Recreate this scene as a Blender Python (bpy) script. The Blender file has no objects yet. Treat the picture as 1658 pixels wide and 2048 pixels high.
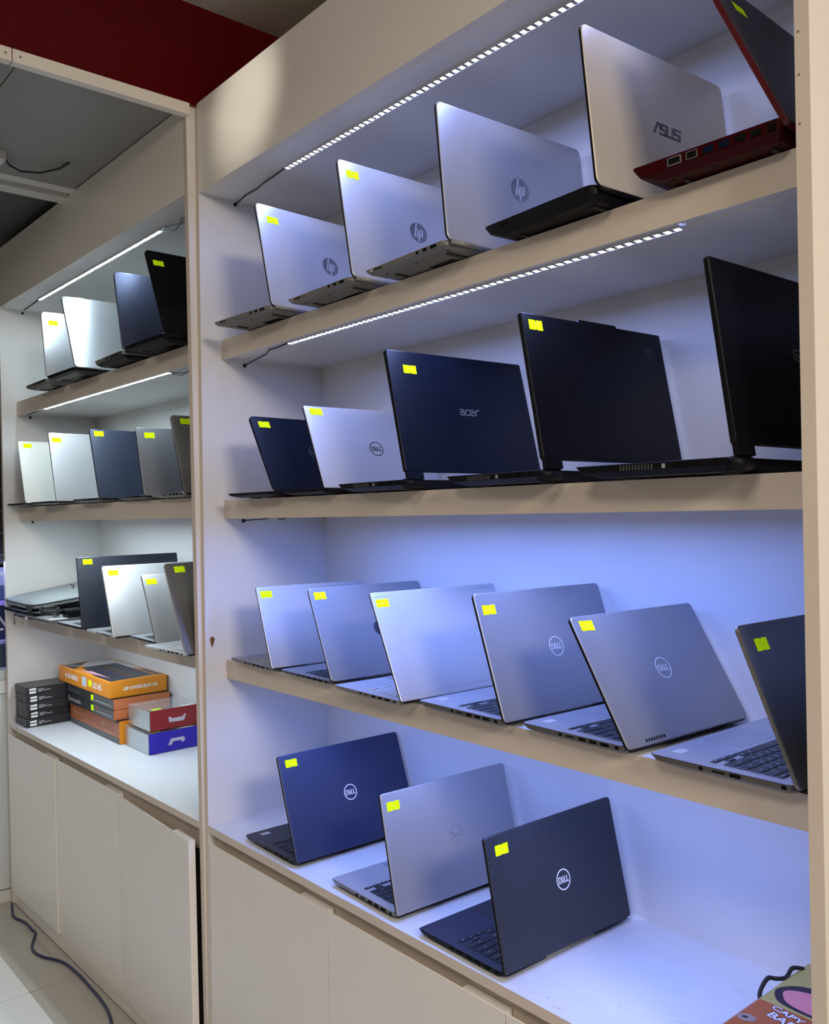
import bpy, math, random
from mathutils import Matrix, Vector
random.seed(7)
C = bpy.context.scene.collection
SC = bpy.context.scene
FZ = 1.2745                      # floor is z = 0; shelf measurements below are taken from eye level

# ------------------------------------------------------------------ camera, world, lights, exposure
cam_d = bpy.data.cameras.new('camera'); cam = bpy.data.objects.new('camera', cam_d); C.objects.link(cam)
cam_d.sensor_fit = 'HORIZONTAL'; cam_d.sensor_width = 36.0; cam_d.lens = 1781.3 / 1658 * 36.0
cam_d.clip_start = 0.02
yaw, pitch, roll = 0.8694, 0.0047, -0.0161
fwd = Vector((-math.sin(yaw)*math.cos(pitch), math.cos(yaw)*math.cos(pitch), math.sin(pitch)))
rgt = Vector((math.cos(yaw), math.sin(yaw), 0)); upv = rgt.cross(fwd)
r2 = math.cos(roll)*rgt + math.sin(roll)*upv; u2 = -math.sin(roll)*rgt + math.cos(roll)*upv
M = Matrix.Identity(4)
for i in range(3):
    M[i][0], M[i][1], M[i][2] = r2[i], u2[i], -fwd[i]
M[0][3], M[1][3], M[2][3] = 2.0329, -1.0294, 0.1703 + FZ
cam.matrix_world = M
SC.camera = cam

w = bpy.data.worlds.new('world'); SC.world = w; w.use_nodes = True
w.node_tree.nodes['Background'].inputs[0].default_value = (1.0, 0.90, 0.78, 1)
w.node_tree.nodes['Background'].inputs[1].default_value = 0.24

def area(name, loc, target, size, power, col, sy=None):
    l = bpy.data.lights.new(name, 'AREA'); l.energy = power; l.color = col
    l.shape = 'RECTANGLE'; l.size = size; l.size_y = sy or size
    o = bpy.data.objects.new(name, l); C.objects.link(o)
    o.location = loc
    d = Vector(target) - Vector(loc)
    o.rotation_euler = d.to_track_quat('-Z', 'Y').to_euler()
    return o
WARM = (1.0, 0.88, 0.75)
area('ceiling_lamp_aisle', (2.0, -1.7, 2.66), (2.0, -1.7, 0), 0.6, 22, WARM)
area('ceiling_lamp_entrance', (3.9, -0.9, 2.66), (2.6, -0.4, 0.9), 0.7, 85, WARM)
sp_l = bpy.data.lights.new('ceiling_spot_fascia', 'SPOT'); sp_l.energy = 40; sp_l.color = (1.0, 0.95, 0.82); sp_l.spot_size = math.radians(18); sp_l.spot_blend = 1.0; sp_l.shadow_soft_size = 0.03
sp_o = bpy.data.objects.new('ceiling_spot_fascia', sp_l); C.objects.link(sp_o); sp_o.location = (0.62, -1.05, 2.70)
sp_o.rotation_euler = (Vector((0.235, 0.0, 1.13 + FZ)) - sp_o.location).to_track_quat('-Z', 'Y').to_euler()
area('ceiling_lamp_left', (-0.75, -1.5, 2.40), (-0.75, -1.5, 0), 0.5, 8, (1.0, 0.97, 0.90))

SC.view_settings.view_transform = 'Standard'; SC.view_settings.look = 'None'
SC.view_settings.gamma = 1.0; SC.view_settings.use_curve_mapping = False
SC.view_settings.exposure = 0.0
try:
    SC.cycles.use_denoising = True; SC.cycles.sample_clamp_indirect = 6.0
    SC.cycles.max_bounces = 8; SC.cycles.caustics_reflective = False; SC.cycles.caustics_refractive = False
except Exception: pass

# ------------------------------------------------------------------ materials
MATS = {}
def mat(name, col, rough=0.5, metal=0.0, spec=0.5, bump=0.0, bscale=300.0, stretch=None, var=0.0, vscale=8.0, emit=None, estr=0, trans=0, alpha=1, coat=0, aniso=0):
    if name in MATS: return MATS[name]
    m = bpy.data.materials.new(name); m.use_nodes = True; nt = m.node_tree; b = nt.nodes['Principled BSDF']
    b.inputs['Base Color'].default_value = (*col, 1); b.inputs['Roughness'].default_value = rough
    b.inputs['Metallic'].default_value = metal; b.inputs['Specular IOR Level'].default_value = spec
    if emit: b.inputs['Emission Color'].default_value = (*emit, 1); b.inputs['Emission Strength'].default_value = estr
    if trans: b.inputs['Transmission Weight'].default_value = trans
    if alpha < 1: b.inputs['Alpha'].default_value = alpha
    if coat: b.inputs['Coat Weight'].default_value = coat; b.inputs['Coat Roughness'].default_value = 0.12
    if aniso: b.inputs['Anisotropic'].default_value = aniso
    if bump or var:
        tc = nt.nodes.new('ShaderNodeTexCoord'); mp = nt.nodes.new('ShaderNodeMapping')
        nt.links.new(tc.outputs['Object'], mp.inputs['Vector'])
        if stretch: mp.inputs['Scale'].default_value = stretch
    if bump:
        n = nt.nodes.new('ShaderNodeTexNoise'); n.inputs['Scale'].default_value = bscale; n.inputs['Detail'].default_value = 2
        nt.links.new(mp.outputs[0], n.inputs['Vector'])
        bp = nt.nodes.new('ShaderNodeBump'); bp.inputs['Strength'].default_value = bump; bp.inputs['Distance'].default_value = 0.002
        nt.links.new(n.outputs['Fac'], bp.inputs['Height']); nt.links.new(bp.outputs[0], b.inputs['Normal'])
    if var:
        n = nt.nodes.new('ShaderNodeTexNoise'); n.inputs['Scale'].default_value = vscale; n.inputs['Detail'].default_value = 4
        nt.links.new(mp.outputs[0], n.inputs['Vector'])
        mx = nt.nodes.new('ShaderNodeMix'); mx.data_type = 'RGBA'
        mx.inputs[6].default_value = tuple(c*(1-var) for c in col) + (1,); mx.inputs[7].default_value = tuple(min(1, c*(1+var)) for c in col) + (1,)
        nt.links.new(n.outputs['Fac'], mx.inputs[0]); nt.links.new(mx.outputs[2], b.inputs['Base Color'])
    MATS[name] = m
    return m
LAM = mat('cream_laminate', (0.74, 0.70, 0.635), 0.27, bump=0.10, bscale=260, var=0.02)
LAM_IN = mat('white_laminate', (0.745, 0.742, 0.738), 0.42, bump=0.06, bscale=260, var=0.02)
EDGE = mat('edge_band', (0.60, 0.52, 0.435), 0.45, var=0.03)
EDGE_L = mat('bright_edge_band', (0.86, 0.84, 0.78), 0.4, var=0.03)
DARK = mat('dark_void', (0.012, 0.011, 0.010), 0.8)
BLACKP = mat('black_plastic', (0.0045, 0.0045, 0.006), 0.45, spec=0.12)
RUBBER = mat('black_rubber', (0.015, 0.015, 0.015), 0.7)
PORT = mat('port_black', (0.003, 0.003, 0.003), 0.6, spec=0.08)
STEEL = mat('bright_metal', (0.75, 0.74, 0.72), 0.25, 0.9)
GLASS = mat('screen_glass', (0.01, 0.01, 0.012), 0.12)
WIRE = mat('black_wire', (0.02, 0.018, 0.02), 0.5)
YEL = mat('fluorescent_yellow_paper', (0.86, 1.32, 0.0), 0.8, spec=0.1)
INK = mat('faded_ink', (0.55, 0.60, 0.05), 0.8, spec=0.1)
WHITE = mat('white_print', (0.82, 0.82, 0.84), 0.6)
GREYP = mat('grey_print', (0.40, 0.40, 0.41), 0.6)

# ------------------------------------------------------------------ mesh helpers
class MB:
    def __init__(s): s.v = []; s.f = []; s.m = []
    def face(s, idx, mi=0): s.f.append(idx); s.m.append(mi)
    def box(s, x0, y0, z0, x1, y1, z1, mi=0, mis=None):
        b = len(s.v)
        s.v += [(x0,y0,z0),(x1,y0,z0),(x1,y1,z0),(x0,y1,z0),(x0,y0,z1),(x1,y0,z1),(x1,y1,z1),(x0,y1,z1)]
        for k, q in enumerate([(3,2,1,0),(4,5,6,7),(0,1,5,4),(1,2,6,5),(2,3,7,6),(3,0,4,7)]):
            s.face(tuple(b+i for i in q), mis[k] if mis else mi)      # bottom, top, front(-y), right(+x), back, left
        return s
    def loft(s, rings, cap0=True, cap1=True, mi=0, m0=None, m1=None):
        b = len(s.v); n = len(rings[0])
        for r in rings: s.v += [tuple(p) for p in r]
        for k in range(len(rings)-1):
            for i in range(n):
                j = (i+1) % n
                s.face((b+k*n+i, b+k*n+j, b+(k+1)*n+j, b+(k+1)*n+i), mi)
        if cap0: s.face(tuple(b+i for i in reversed(range(n))), mi if m0 is None else m0)
        if cap1: s.face(tuple(b+(len(rings)-1)*n+i for i in range(n)), mi if m1 is None else m1)
        return s
    def prism(s, pts, z0, z1, mi=0):
        return s.loft([[(x, y, z0) for x, y in pts], [(x, y, z1) for x, y in pts]], mi=mi)
    def tube(s, pts, r, seg=8, mi=0):
        pts = [Vector(p) for p in pts]; rings = []; up = Vector((0, 0, 1))
        for i, p in enumerate(pts):
            t = (pts[min(i+1, len(pts)-1)] - pts[max(i-1, 0)]).normalized()
            a = t.cross(up) if abs(t.dot(up)) < 0.95 else t.cross(Vector((1, 0, 0)))
            a.normalize(); bb = t.cross(a)
            rings.append([p + r*(math.cos(2*math.pi*k/seg)*a + math.sin(2*math.pi*k/seg)*bb) for k in range(seg)])
        return s.loft(rings, mi=mi)
    def strokes(s, lines, wd, z0, z1, mi=0):
        for ln in lines:
            for (ax, ay), (bx, by) in zip(ln[:-1], ln[1:]):
                d = Vector((bx-ax, by-ay)); L = d.length
                if L < 1e-9: continue
                d /= L; n = Vector((-d.y, d.x))*wd/2; e = d*wd*0.45
                q = [(ax-e.x-n.x, ay-e.y-n.y), (bx+e.x-n.x, by+e.y-n.y), (bx+e.x+n.x, by+e.y+n.y), (ax-e.x+n.x, ay-e.y+n.y)]
                s.prism(q, z0, z1, mi)
        return s
    def mesh(s, name, mats, smooth=False):
        me = bpy.data.meshes.new(name); me.from_pydata([tuple(p) for p in s.v], [], s.f)
        for m in (mats if isinstance(mats, (list, tuple)) else [mats]): me.materials.append(m)
        for p, k in zip(me.polygons, s.m): p.material_index = k; p.use_smooth = smooth
        me.update()
        return me
    def build(s, name, mats, parent=None, smooth=False, mw=None, bevel=0):
        o = bpy.data.objects.new(name, s.mesh(name, mats, smooth)); C.objects.link(o)
        if parent is not None: o.parent = parent
        if mw is not None: o.matrix_local = mw
        if bevel:
            bv = o.modifiers.new('bevel', 'BEVEL'); bv.width = bevel; bv.segments = 2; bv.limit_method = 'ANGLE'
        return o
def link(name, me, parent=None, mw=None):
    o = bpy.data.objects.new(name, me); C.objects.link(o)
    if parent is not None: o.parent = parent
    if mw is not None: o.matrix_local = mw
    return o
def thing(name, label, cat, mw=None, group=None):
    o = bpy.data.objects.new(name, None); C.objects.link(o); o.empty_display_size = 0.05
    if mw is not None: o.matrix_world = mw
    tag(o, label, cat, group)
    return o
def tag(o, label, cat, group=None):
    o['label'] = label; o['category'] = cat
    if group: o['group'] = group
    return o
def struct(o): o['kind'] = 'structure'; return o
def rr(x0, y0, x1, y1, r, seg=5):
    r = max(1e-4, min(r, (x1-x0)/2-1e-5, (y1-y0)/2-1e-5)); out = []
    for cx, cy, a in ((x1-r, y0+r, -90), (x1-r, y1-r, 0), (x0+r, y1-r, 90), (x0+r, y0+r, 180)):
        for k in range(seg+1):
            t = math.radians(a + 90*k/seg); out.append((cx+r*math.cos(t), cy+r*math.sin(t)))
    return out
def ring3(pts, z): return [(x, y, z) for x, y in pts]
def disc(cx, cy, r, n=32, ry=None): return [(cx+r*math.cos(2*math.pi*k/n), cy+(ry or r)*math.sin(2*math.pi*k/n)) for k in range(n)]
_tc = {}
def text_mesh(s, size, m, depth=0.0002, width=None, shear=0.0, bold=0.0, space=1.0):
    cu = bpy.data.curves.new('txt', 'FONT'); cu.body = s; cu.size = size; cu.align_x = 'CENTER'; cu.align_y = 'CENTER'
    cu.extrude = depth; cu.shear = shear; cu.offset = bold; cu.space_character = space; cu.resolution_u = 2
    o = bpy.data.objects.new('txt', cu); C.objects.link(o)
    me = bpy.data.meshes.new_from_object(o.evaluated_get(bpy.context.evaluated_depsgraph_get()))
    bpy.data.objects.remove(o)
    me.materials.clear(); me.materials.append(m)
    if width:
        xs = [v.co.x for v in me.vertices]; k = width/max(1e-6, max(xs)-min(xs)); c0 = (max(xs)+min(xs))/2
        for v in me.vertices: v.co.x = (v.co.x-c0)*k
    return me
def T(x, y, z): return Matrix.Translation((x, y, z))
I4 = Matrix.Identity(4)

# ------------------------------------------------------------------ levels (eye-level datum + FZ)
D = 0.364; XR = 1.525; TH = 0.018
RZ = dict(S=0.9855, FT=1.209, At=0.6232, Ab=0.5746, Bt=0.2182, Bb=0.1714, Ct=-0.1846, Cb=-0.2312, K=-0.5903)
LZ = dict(S=0.9856, FT=1.2051, At=0.6311, Ab=0.5781, Bt=0.228, Bb=0.1741, Ct=-0.1764, Cb=-0.2234, K=-0.587)
for d_ in (RZ, LZ):
    for k in d_: d_[k] += FZ
REC = 0.0575; LIP = 0.0065
z0l = -0.5 + FZ
ML = T(-0.0159, -0.0077, 0) @ Matrix.Rotation(0.0164, 4, 'Z') @ T(0, 0, z0l) @ Matrix.Rotation(0.0095, 4, 'X') @ T(0, 0, -z0l)
XL = -1.5352

# ------------------------------------------------------------------ setting
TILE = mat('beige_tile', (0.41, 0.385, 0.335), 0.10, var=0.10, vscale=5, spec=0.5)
TILE_LIT = mat('lit_tile', (0.70, 0.70, 0.66), 0.10, var=0.05, vscale=5)  # same floor, paler colour stands in for the bright reflection on the tiles
GROUT = mat('dark_grout', (0.09, 0.08, 0.07), 0.8)
fl = MB().box(-5, -4.2, -0.06, 4.4, 0.6, -0.004).build('floor', GROUT); struct(fl)
# tiles: rows parallel to the shelves; joint at y = -0.145, cross joints every 0.6 m
g = 0.0018
_tm = {}
def tile(x0, y0, x1, y1, m):
    key = (round(x1-x0, 4), round(y1-y0, 4), m.name)
    if key not in _tm:
        sx, sy = x1-x0, y1-y0
        b = MB(); b.loft([ring3([(0,0),(sx,0),(sx,sy),(0,sy)], -0.008), ring3([(0,0),(sx,0),(sx,sy),(0,sy)], -0.0006), ring3([(.0006,.0006),(sx-.0006,.0006),(sx-.0006,sy-.0006),(.0006,sy-.0006)], 0)])
        _tm[key] = b.mesh('floor_tile', m)
    link('floor_tile', _tm[key], fl, T(x0, y0, 0))
xs = [-0.843 + 0.6*k for k in range(-6, 9)]
ys = [(0.455, -0.145, TILE), (-0.1415, -0.182, TILE), (-0.1785, -0.745, TILE_LIT), (-0.745, -1.345, TILE_LIT), (-1.345, -1.945, TILE_LIT), (-1.945, -2.545, TILE_LIT)]  # narrow beige strip sets the painted reflection's edge just past the joint
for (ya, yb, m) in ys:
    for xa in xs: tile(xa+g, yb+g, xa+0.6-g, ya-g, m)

WALLM = mat('painted_wall', (0.55, 0.53, 0.49), 0.7, var=0.04)
wb = struct(MB().box(-5, D+0.04, 0, 4.4, D+0.14, 2.9).build('wall_back', WALLM))
wl = struct(MB().box(-3.3, -4.2, 0, -3.2, D+0.04, 2.9).build('wall_left', WALLM))
CEILM = mat('upper_ceiling_paint', (0.52, 0.47, 0.40), 0.75, var=0.03)
ce = struct(MB().box(-0.004, -4.2, 1.456+FZ, 4.4, D+0.04, 1.50+FZ).build('ceiling', CEILM))
# lower ceiling over the left bay: two grey panels, light battens, darker panel beyond
LC = mat('grey_ceiling_panel', (0.24, 0.235, 0.215), 0.42, var=0.05, vscale=4, bump=0.03, bscale=200)
LC2 = mat('dark_ceiling_panel', (0.09, 0.095, 0.092), 0.5, var=0.05, vscale=4)
zc = 1.209 + FZ
c2 = bpy.data.objects.new('ceiling', None); C.objects.link(c2); struct(c2)
c2['label'] = 'low grey panelled ceiling over the left shelving bay'
MB().box(-0.755, -0.404, zc, -0.022, D+0.04, zc+0.02).build('ceiling_panel', LC, c2)
MB().box(-0.755, -4.2, zc, -0.022, -0.407, zc+0.02).build('ceiling_panel', LC, c2)
MB().box(-3.2, -4.2, zc+0.035, -0.885, D+0.04, zc+0.055).build('ceiling_panel', LC2, c2)
BAT = mat('scuffed_white_wood', (0.62, 0.61, 0.56), 0.6, var=0.14, vscale=16)
struct(MB().box(-0.803, -4.2, zc-0.004, -0.757, D+0.04, zc+0.03).build('trim_2', BAT))
struct(MB().box(-0.884, -4.2, zc-0.012, -0.826, D+0.04, zc+0.034).build('trim_3', BAT))
struct(MB().box(-0.828, -4.2, zc+0.01, -0.80, D+0.04, zc+0.03).build('trim_4', mat('grey_batten', (0.30, 0.30, 0.28), 0.6)))
RED = mat('glossy_red_panel', (0.085, 0.0006, 0.002), 0.17, spec=0.30)
struct(MB().box(-0.022, -4.2, 1.203+FZ, -0.004, D+0.04, 1.456+FZ).build('wall_bulkhead', RED))
TRIM = mat('cream_trim', (0.78, 0.73, 0.64), 0.4, var=0.04)
t1 = struct(MB().box(-0.022, -0.437, 1.1745+FZ, 0.001, -0.022, 1.203+FZ).build('trim_1', TRIM))
t1b = struct(MB().box(-0.022, -4.2, 1.1745+FZ, 0.001, -0.4395, 1.203+FZ).build('trim_1', TRIM))
SCREW = mat('screw_steel', (0.25, 0.24, 0.22), 0.35, 0.9)
for py, par in ((-0.452, t1b), (-0.421, t1)):
    s_ = MB(); s_.loft([[(0.001, py+0.0028*math.cos(a*math.pi/4), 1.189+FZ+0.0028*math.sin(a*math.pi/4)) for a in range(8)], [(0.002, py+0.0022*math.cos(a*math.pi/4), 1.189+FZ+0.0022*math.sin(a*math.pi/4)) for a in range(8)]])
    s_.build('screw', SCREW, par)
# bracket stub and loose lead hanging from the low ceiling
br = MB().box(-0.715, -0.345, zc-0.028, -0.585, -0.287, zc)
tag(br.build('ceiling_batten', BAT, bevel=0.002), 'short scuffed white timber block screwed under the low grey ceiling', 'block')
ld = MB().tube([(-0.60, -0.295, zc-0.004), (-0.615, -0.283, zc-0.012), (-0.645, -0.262, zc-0.017), (-0.665, -0.225, zc-0.020), (-0.65, -0.175, zc-0.017), (-0.60, -0.135, zc-0.010), (-0.562, -0.122, zc-0.002)], 0.0032)
tag(ld.build('electric_lead', WIRE, smooth=True), 'loose black wire looping under the low grey ceiling', 'wire')

# ------------------------------------------------------------------ shelving bays
def door(par, x0, x1, zt, zb, mw=None, proud=0.0, groove=0.78, m=LAM, edge=EDGE_L):
    """cabinet front 18 mm thick whose top edge is routed to a sloping finger pull over part of its length"""
    b = MB(); y0 = -proud; y1 = TH - proud; w_ = x1-x0; xg = x0 + w_*groove
    c = 0.012; h = 0.011
    def pf(x, gr): return [(x, y0, zb), (x, y1, zb), (x, y1, zt-(h if gr else 0)-(0.006 if gr else 0)), (x, y0+(c if gr else 0.0), zt-(h if gr else 0)-(0.006 if gr else 0)), (x, y0+0.0015, zt), (x, y0, zt-0.0015)]
    def pn(x): return [(x, y0, zb), (x, y1, zb), (x, y1, zt), (x, y0+c, zt), (x, y0+0.0015, zt), (x, y0, zt-0.0015)]
    b.loft([pf(x0, True), pf(xg, True)], mi=0, m0=1, m1=1)
    b.loft([pf(xg, True), pn(xg+0.008), pn(x1)], cap0=False, mi=0, m1=1)
    return b.build('door', [m, edge], par, mw=mw)
def bay(nm, label, xl, xr, Z, mw, rec, D, thl):
    t = thing(nm, label, 'shelving', mw)
    zf = 0.0
    MB().box(xl-thl, 0, zf, xl, D+0.016, Z['FT'], mis=[0,0,1,2,0,0]).build('side_panel', [LAM_IN, EDGE, LAM_IN], t)
    MB().box(xr, 0, zf, xr+TH, D+0.016, Z['FT'], mis=[0,0,1,3,0,2]).build('side_panel', [LAM_IN, EDGE, LAM_IN, LAM], t)
    MB().box(xl, D, zf+0.05, xr, D+0.014, Z['FT']-0.01).build('back_panel', LAM_IN, t)
    MB().box(xl, 0, Z['S'], xr, TH, Z['FT']).build('fascia', LAM, t)
    MB().box(xl, TH, Z['S'], xr, D, Z['S']+TH).build('top_panel', LAM_IN, t)
    for a, b_ in (('At','Ab'), ('Bt','Bb'), ('Ct','Cb')):
        sb = MB().box(xl, rec, Z[b_], xr, rec+0.008, Z[a], mis=[0,0,1,0,0,0]); sb.box(xl, rec+0.008, Z[b_]+LIP, xr, D, Z[a])
        sb.box(xl, rec+0.042, Z[b_]+LIP-0.002, xr, rec+0.044, Z[b_]+LIP)
        sb.build('shelf', [LAM_IN, EDGE], t)
    K = Z['K']
    MB().box(xl, 0.0, K-TH, xr, D, K, mis=[0,2,1,0,0,0]).build('countertop', [LAM_IN, EDGE, COUNTER], t)
    MB().box(xl, 0.020, K-0.085, xr, 0.034, K-TH).build('rail', EDGE, t)
    MB().box(xl, 0.003, 0.0045, xr, 0.021, 0.0495).build('plinth', LAM, t)
    MB().box(xl, 0.03, 0.05, xr, D, 0.066).build('base_panel', LAM_IN, t)
    return t
COUNTER = mat('scuffed_white_countertop', (0.74, 0.765, 0.785), 0.38, var=0.05, vscale=30, bump=0.04, bscale=60)
right = bay('display_shelving', 'right cream shelving bay with blue-lit shelves of laptops', 0.0, XR, RZ, I4, REC, 0.364, 0.0152)
dz = RZ['K'] - 0.0415
for x0, x1 in ((0.006, 0.5165), (0.5195, 1.0185), (1.0215, XR-0.002)): door(right, x0, x1, dz, 0.053)
left = bay('display_shelving', 'left cream shelving bay with a cupboard door ajar below', XL, -TH, LZ, ML, 0.0555, 0.368, TH)
dz = LZ['K'] - 0.0415
door(left, XL+0.003, -1.040, dz, 0.053, proud=0.005)
door(left, -1.035, -0.5205, dz, 0.053)
door(left, 0.0, 0.489, dz-0.004, 0.050, mw=T(-0.517, 0.0, 0) @ Matrix.Rotation(math.radians(-3.0), 4, 'Z'))
# screw caps and a chip in the veneer
for par, x, y, z in ((right, XR, 0, 0.684), (right, XR, 0, 0.626), (right, XR, 0, -0.45), (right, XR, 0, 0.735)):
    b = MB(); xx = x+0.005; zz = z+FZ
    b.loft([[(xx+0.0016*math.cos(k*math.pi/4), -0.0002, zz+0.0016*math.sin(k*math.pi/4)) for k in range(8)], [(xx+0.0010*math.cos(k*math.pi/4), -0.0008, zz+0.0010*math.sin(k*math.pi/4)) for k in range(8)]])
    b.build('screw_hole', mat('screw_hole_brown', (0.20, 0.15, 0.10), 0.7), par)
b = MB(); b.prism([(0.012, -0.128), (0.017, -0.122), (0.026, -0.127), (0.023, -0.139), (0.018, -0.150), (0.015, -0.142)], 0, 0.0006)
b.build('veneer_chip', mat('exposed_chipboard', (0.16, 0.08, 0.035), 0.8), right, mw=Matrix(((0,0,1,0),(1,0,0,0),(0,1,0,FZ),(0,0,0,1))))
SCR = mat('faint_scratch', (0.42, 0.42, 0.42), 0.6)
def scratches(par, K, x0, x1, n, seed):
    r = random.Random(seed); b = MB()
    for k in range(n):
        x = r.uniform(x0, x1); y = r.choice([r.uniform(0.006, 0.03), r.uniform(0.03, 0.30)]); a = r.uniform(-0.5, 0.3); L = r.uniform(0.003, 0.022)
        b.strokes([[(x, y), (x+L*math.cos(a), y+L*math.sin(a))]], r.uniform(0.0006, 0.0013), K+0.00003, K+0.00010)
    o = b.build('scratch_marks', SCR, par); o['kind'] = 'stuff'
scratches(right, RZ['K'], 1.03, 1.36, 16, 3); scratches(left, LZ['K'], -0.9, -0.05, 14, 5)
BEAD = mat('silicone_bead', (0.74, 0.74, 0.76), 0.4)
MB().tube([(0.001+0.0*k, 0.01+0.034*k, RZ['K']+0.001) for k in range(11)], 0.0022, 6).build('sealant_bead', BEAD, right, True)
MB().tube([(0.02+0.15*k, D-0.001, RZ['K']+0.001) for k in range(11)], 0.0024, 6).build('sealant_bead', BEAD, right, True)

# ------------------------------------------------------------------ LED strips
CHR = mat('led_chip_blue_white', (0.8, 0.8, 0.8), 0.4, emit=(0.33, 0.43, 1.0), estr=265)
CHR2 = mat('led_chip_strong_blue_white', (0.8, 0.8, 0.8), 0.4, emit=(0.19, 0.32, 1.0), estr=620)
CHR3 = mat('led_chip_mid_blue_white', (0.8, 0.8, 0.8), 0.4, emit=(0.19, 0.32, 1.0), estr=345)
CHL = mat('led_chip_cool_white', (0.8, 0.8, 0.8), 0.4, emit=(0.72, 0.91, 1.0), estr=165)
CHL3 = mat('led_chip_soft_cool_white', (0.8, 0.8, 0.8), 0.4, emit=(0.70, 0.86, 1.0), estr=205)
CHL2 = mat('led_chip_strong_cool_white', (0.8, 0.8, 0.8), 0.4, emit=(0.74, 0.90, 1.0), estr=350)
CHSIDE = mat('led_chip_body', (0.5, 0.5, 0.5), 0.5)
CHAN = mat('grey_led_channel', (0.60, 0.60, 0.61), 0.5)
def chip_mb(b, x, y, z, s=0.0042, h=0.0024):
    q = [(x-s,y-s),(x-s,y+s),(x+s,y+s),(x+s,y-s)]; k = 0.62; q2 = [(x+(px-x)*k, y+(py-y)*k) for px, py in q]
    b.loft([ring3(q, z), ring3(q, z-h)], cap0=False, mi=1, m1=0)
chip_mesh = None
def led(label, mw, x0, x1, y, z, n, m, single, hole=None, wire=None, group='LED strips under the shelves'):
    global chip_mesh
    t = thing('led_strip', label, 'light strip', mw, group)
    z -= 0.0004
    MB().box(x0-0.004, y-0.006, z-0.003, x1+0.004, y+0.006, z).build('channel', CHAN, t)
    MB().box(x0-0.004, y+0.006, z-0.006, x1+0.004, y+0.0072, z).build('channel_lip', CHAN, t)
    pitch = (x1-x0)/(n-1)
    if single:
        if chip_mesh is None:
            b = MB(); chip_mb(b, 0, 0, 0); chip_mesh = b.mesh('led_chip', [m, CHSIDE])
        for k in range(n): link('led_chip', chip_mesh, t, T(x0+pitch*k, y, z-0.003))
    else:
        b = MB()
        for k in range(n): chip_mb(b, x0+pitch*k, y, z-0.003, 0.0038)
        b.build('led_chips', [m, CHSIDE], t)['kind'] = 'stuff'
    if wire: MB().tube(wire, 0.0018, 6).build('lead_wire', WIRE, t, True)
    if hole:
        hx, hy, hz = hole
        MB().loft([[(hx+0.0004, hy+0.0055*math.cos(k*math.pi/6), hz+0.0055*math.sin(k*math.pi/6)) for k in range(12)], [(hx+0.0012, hy+0.004*math.cos(k*math.pi/6), hz+0.004*math.sin(k*math.pi/6)) for k in range(12)]]).build('cable_grommet', RUBBER, t)
    return t
S, Ab, Bb, Cb = RZ['S'], RZ['Ab']+LIP, RZ['Bb']+LIP, RZ['Cb']+LIP
def wr(z, y, x1, hy, hz): return [(0.002, hy, hz), (0.06, hy-0.004, hz+0.006), (0.12, hy-0.006, z-0.004), (0.17, y+0.006, z-0.004), (0.21, y+0.002, z-0.006), (x1, y, z-0.002)]
led('blue-white LED strip below the fascia over the right top row', I4, 0.282, 1.306, 0.082, S, 62, CHR, True, (0, 0.102, S-0.008), wr(S, 0.082, 0.282, 0.102, S-0.008))
led('blue-white LED strip under the upper shelf of the right bay', I4, 0.274, 1.306, 0.087, Ab, 62, CHR, True, (0, 0.122, Ab-LIP-0.009), wr(Ab, 0.087, 0.274, 0.122, Ab-LIP-0.009))
led('LED strip hidden under the middle shelf of the right bay', I4, 0.274, 1.306, 0.085, Bb, 62, CHR2, False, (0, 0.112, Bb-LIP-0.006), [(0.002, 0.112, Bb-LIP-0.006), (0.05, 0.105, Bb-LIP-0.004), (0.10, 0.098, Bb-LIP-0.003), (0.14, 0.095, Bb-LIP-0.0015), (0.17, 0.093, Bb-0.003), (0.20, 0.09, Bb-0.004), (0.215, 0.088, Bb-LIP-0.003), (0.235, 0.088, Bb-LIP-0.002), (0.255, 0.086, Bb-0.004), (0.274, 0.085, Bb-0.002)])
led('LED strip hidden under the lowest shelf of the right bay', I4, 0.20, 1.40, 0.085, Cb, 72, CHR3, False)
Sl, Abl, Bbl, Cbl = LZ['S'], LZ['Ab']+LIP, LZ['Bb']+LIP, LZ['Cb']+LIP
led('cool white LED strip below the fascia of the left bay', ML, -1.30, -0.31, 0.072, Sl, 110, CHL, False, (XL, 0.085, Sl-0.01), [(XL+0.02, 0.085, Sl-0.002), (-1.42, 0.08, Sl-0.003), (-1.30, 0.072, Sl-0.002)])
led('cool white LED strip under the upper shelf of the left bay', ML, -1.27, -0.28, 0.0725, Abl, 110, CHL, False, (XL, 0.105, Abl-0.01), [(XL+0.02, 0.09, Abl-0.002), (-1.42, 0.08, Abl-0.003), (-1.26, 0.066, Abl-0.002)])
led('LED strip hidden under the middle shelf of the left bay', ML, -1.28, -0.28, 0.075, Bbl, 70, CHL2, False, (XL, 0.105, Bbl-0.010))
led('LED strip hidden under the lowest shelf of the left bay', ML, -1.28, -0.28, 0.075, Cbl, 70, CHL3, False)
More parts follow.
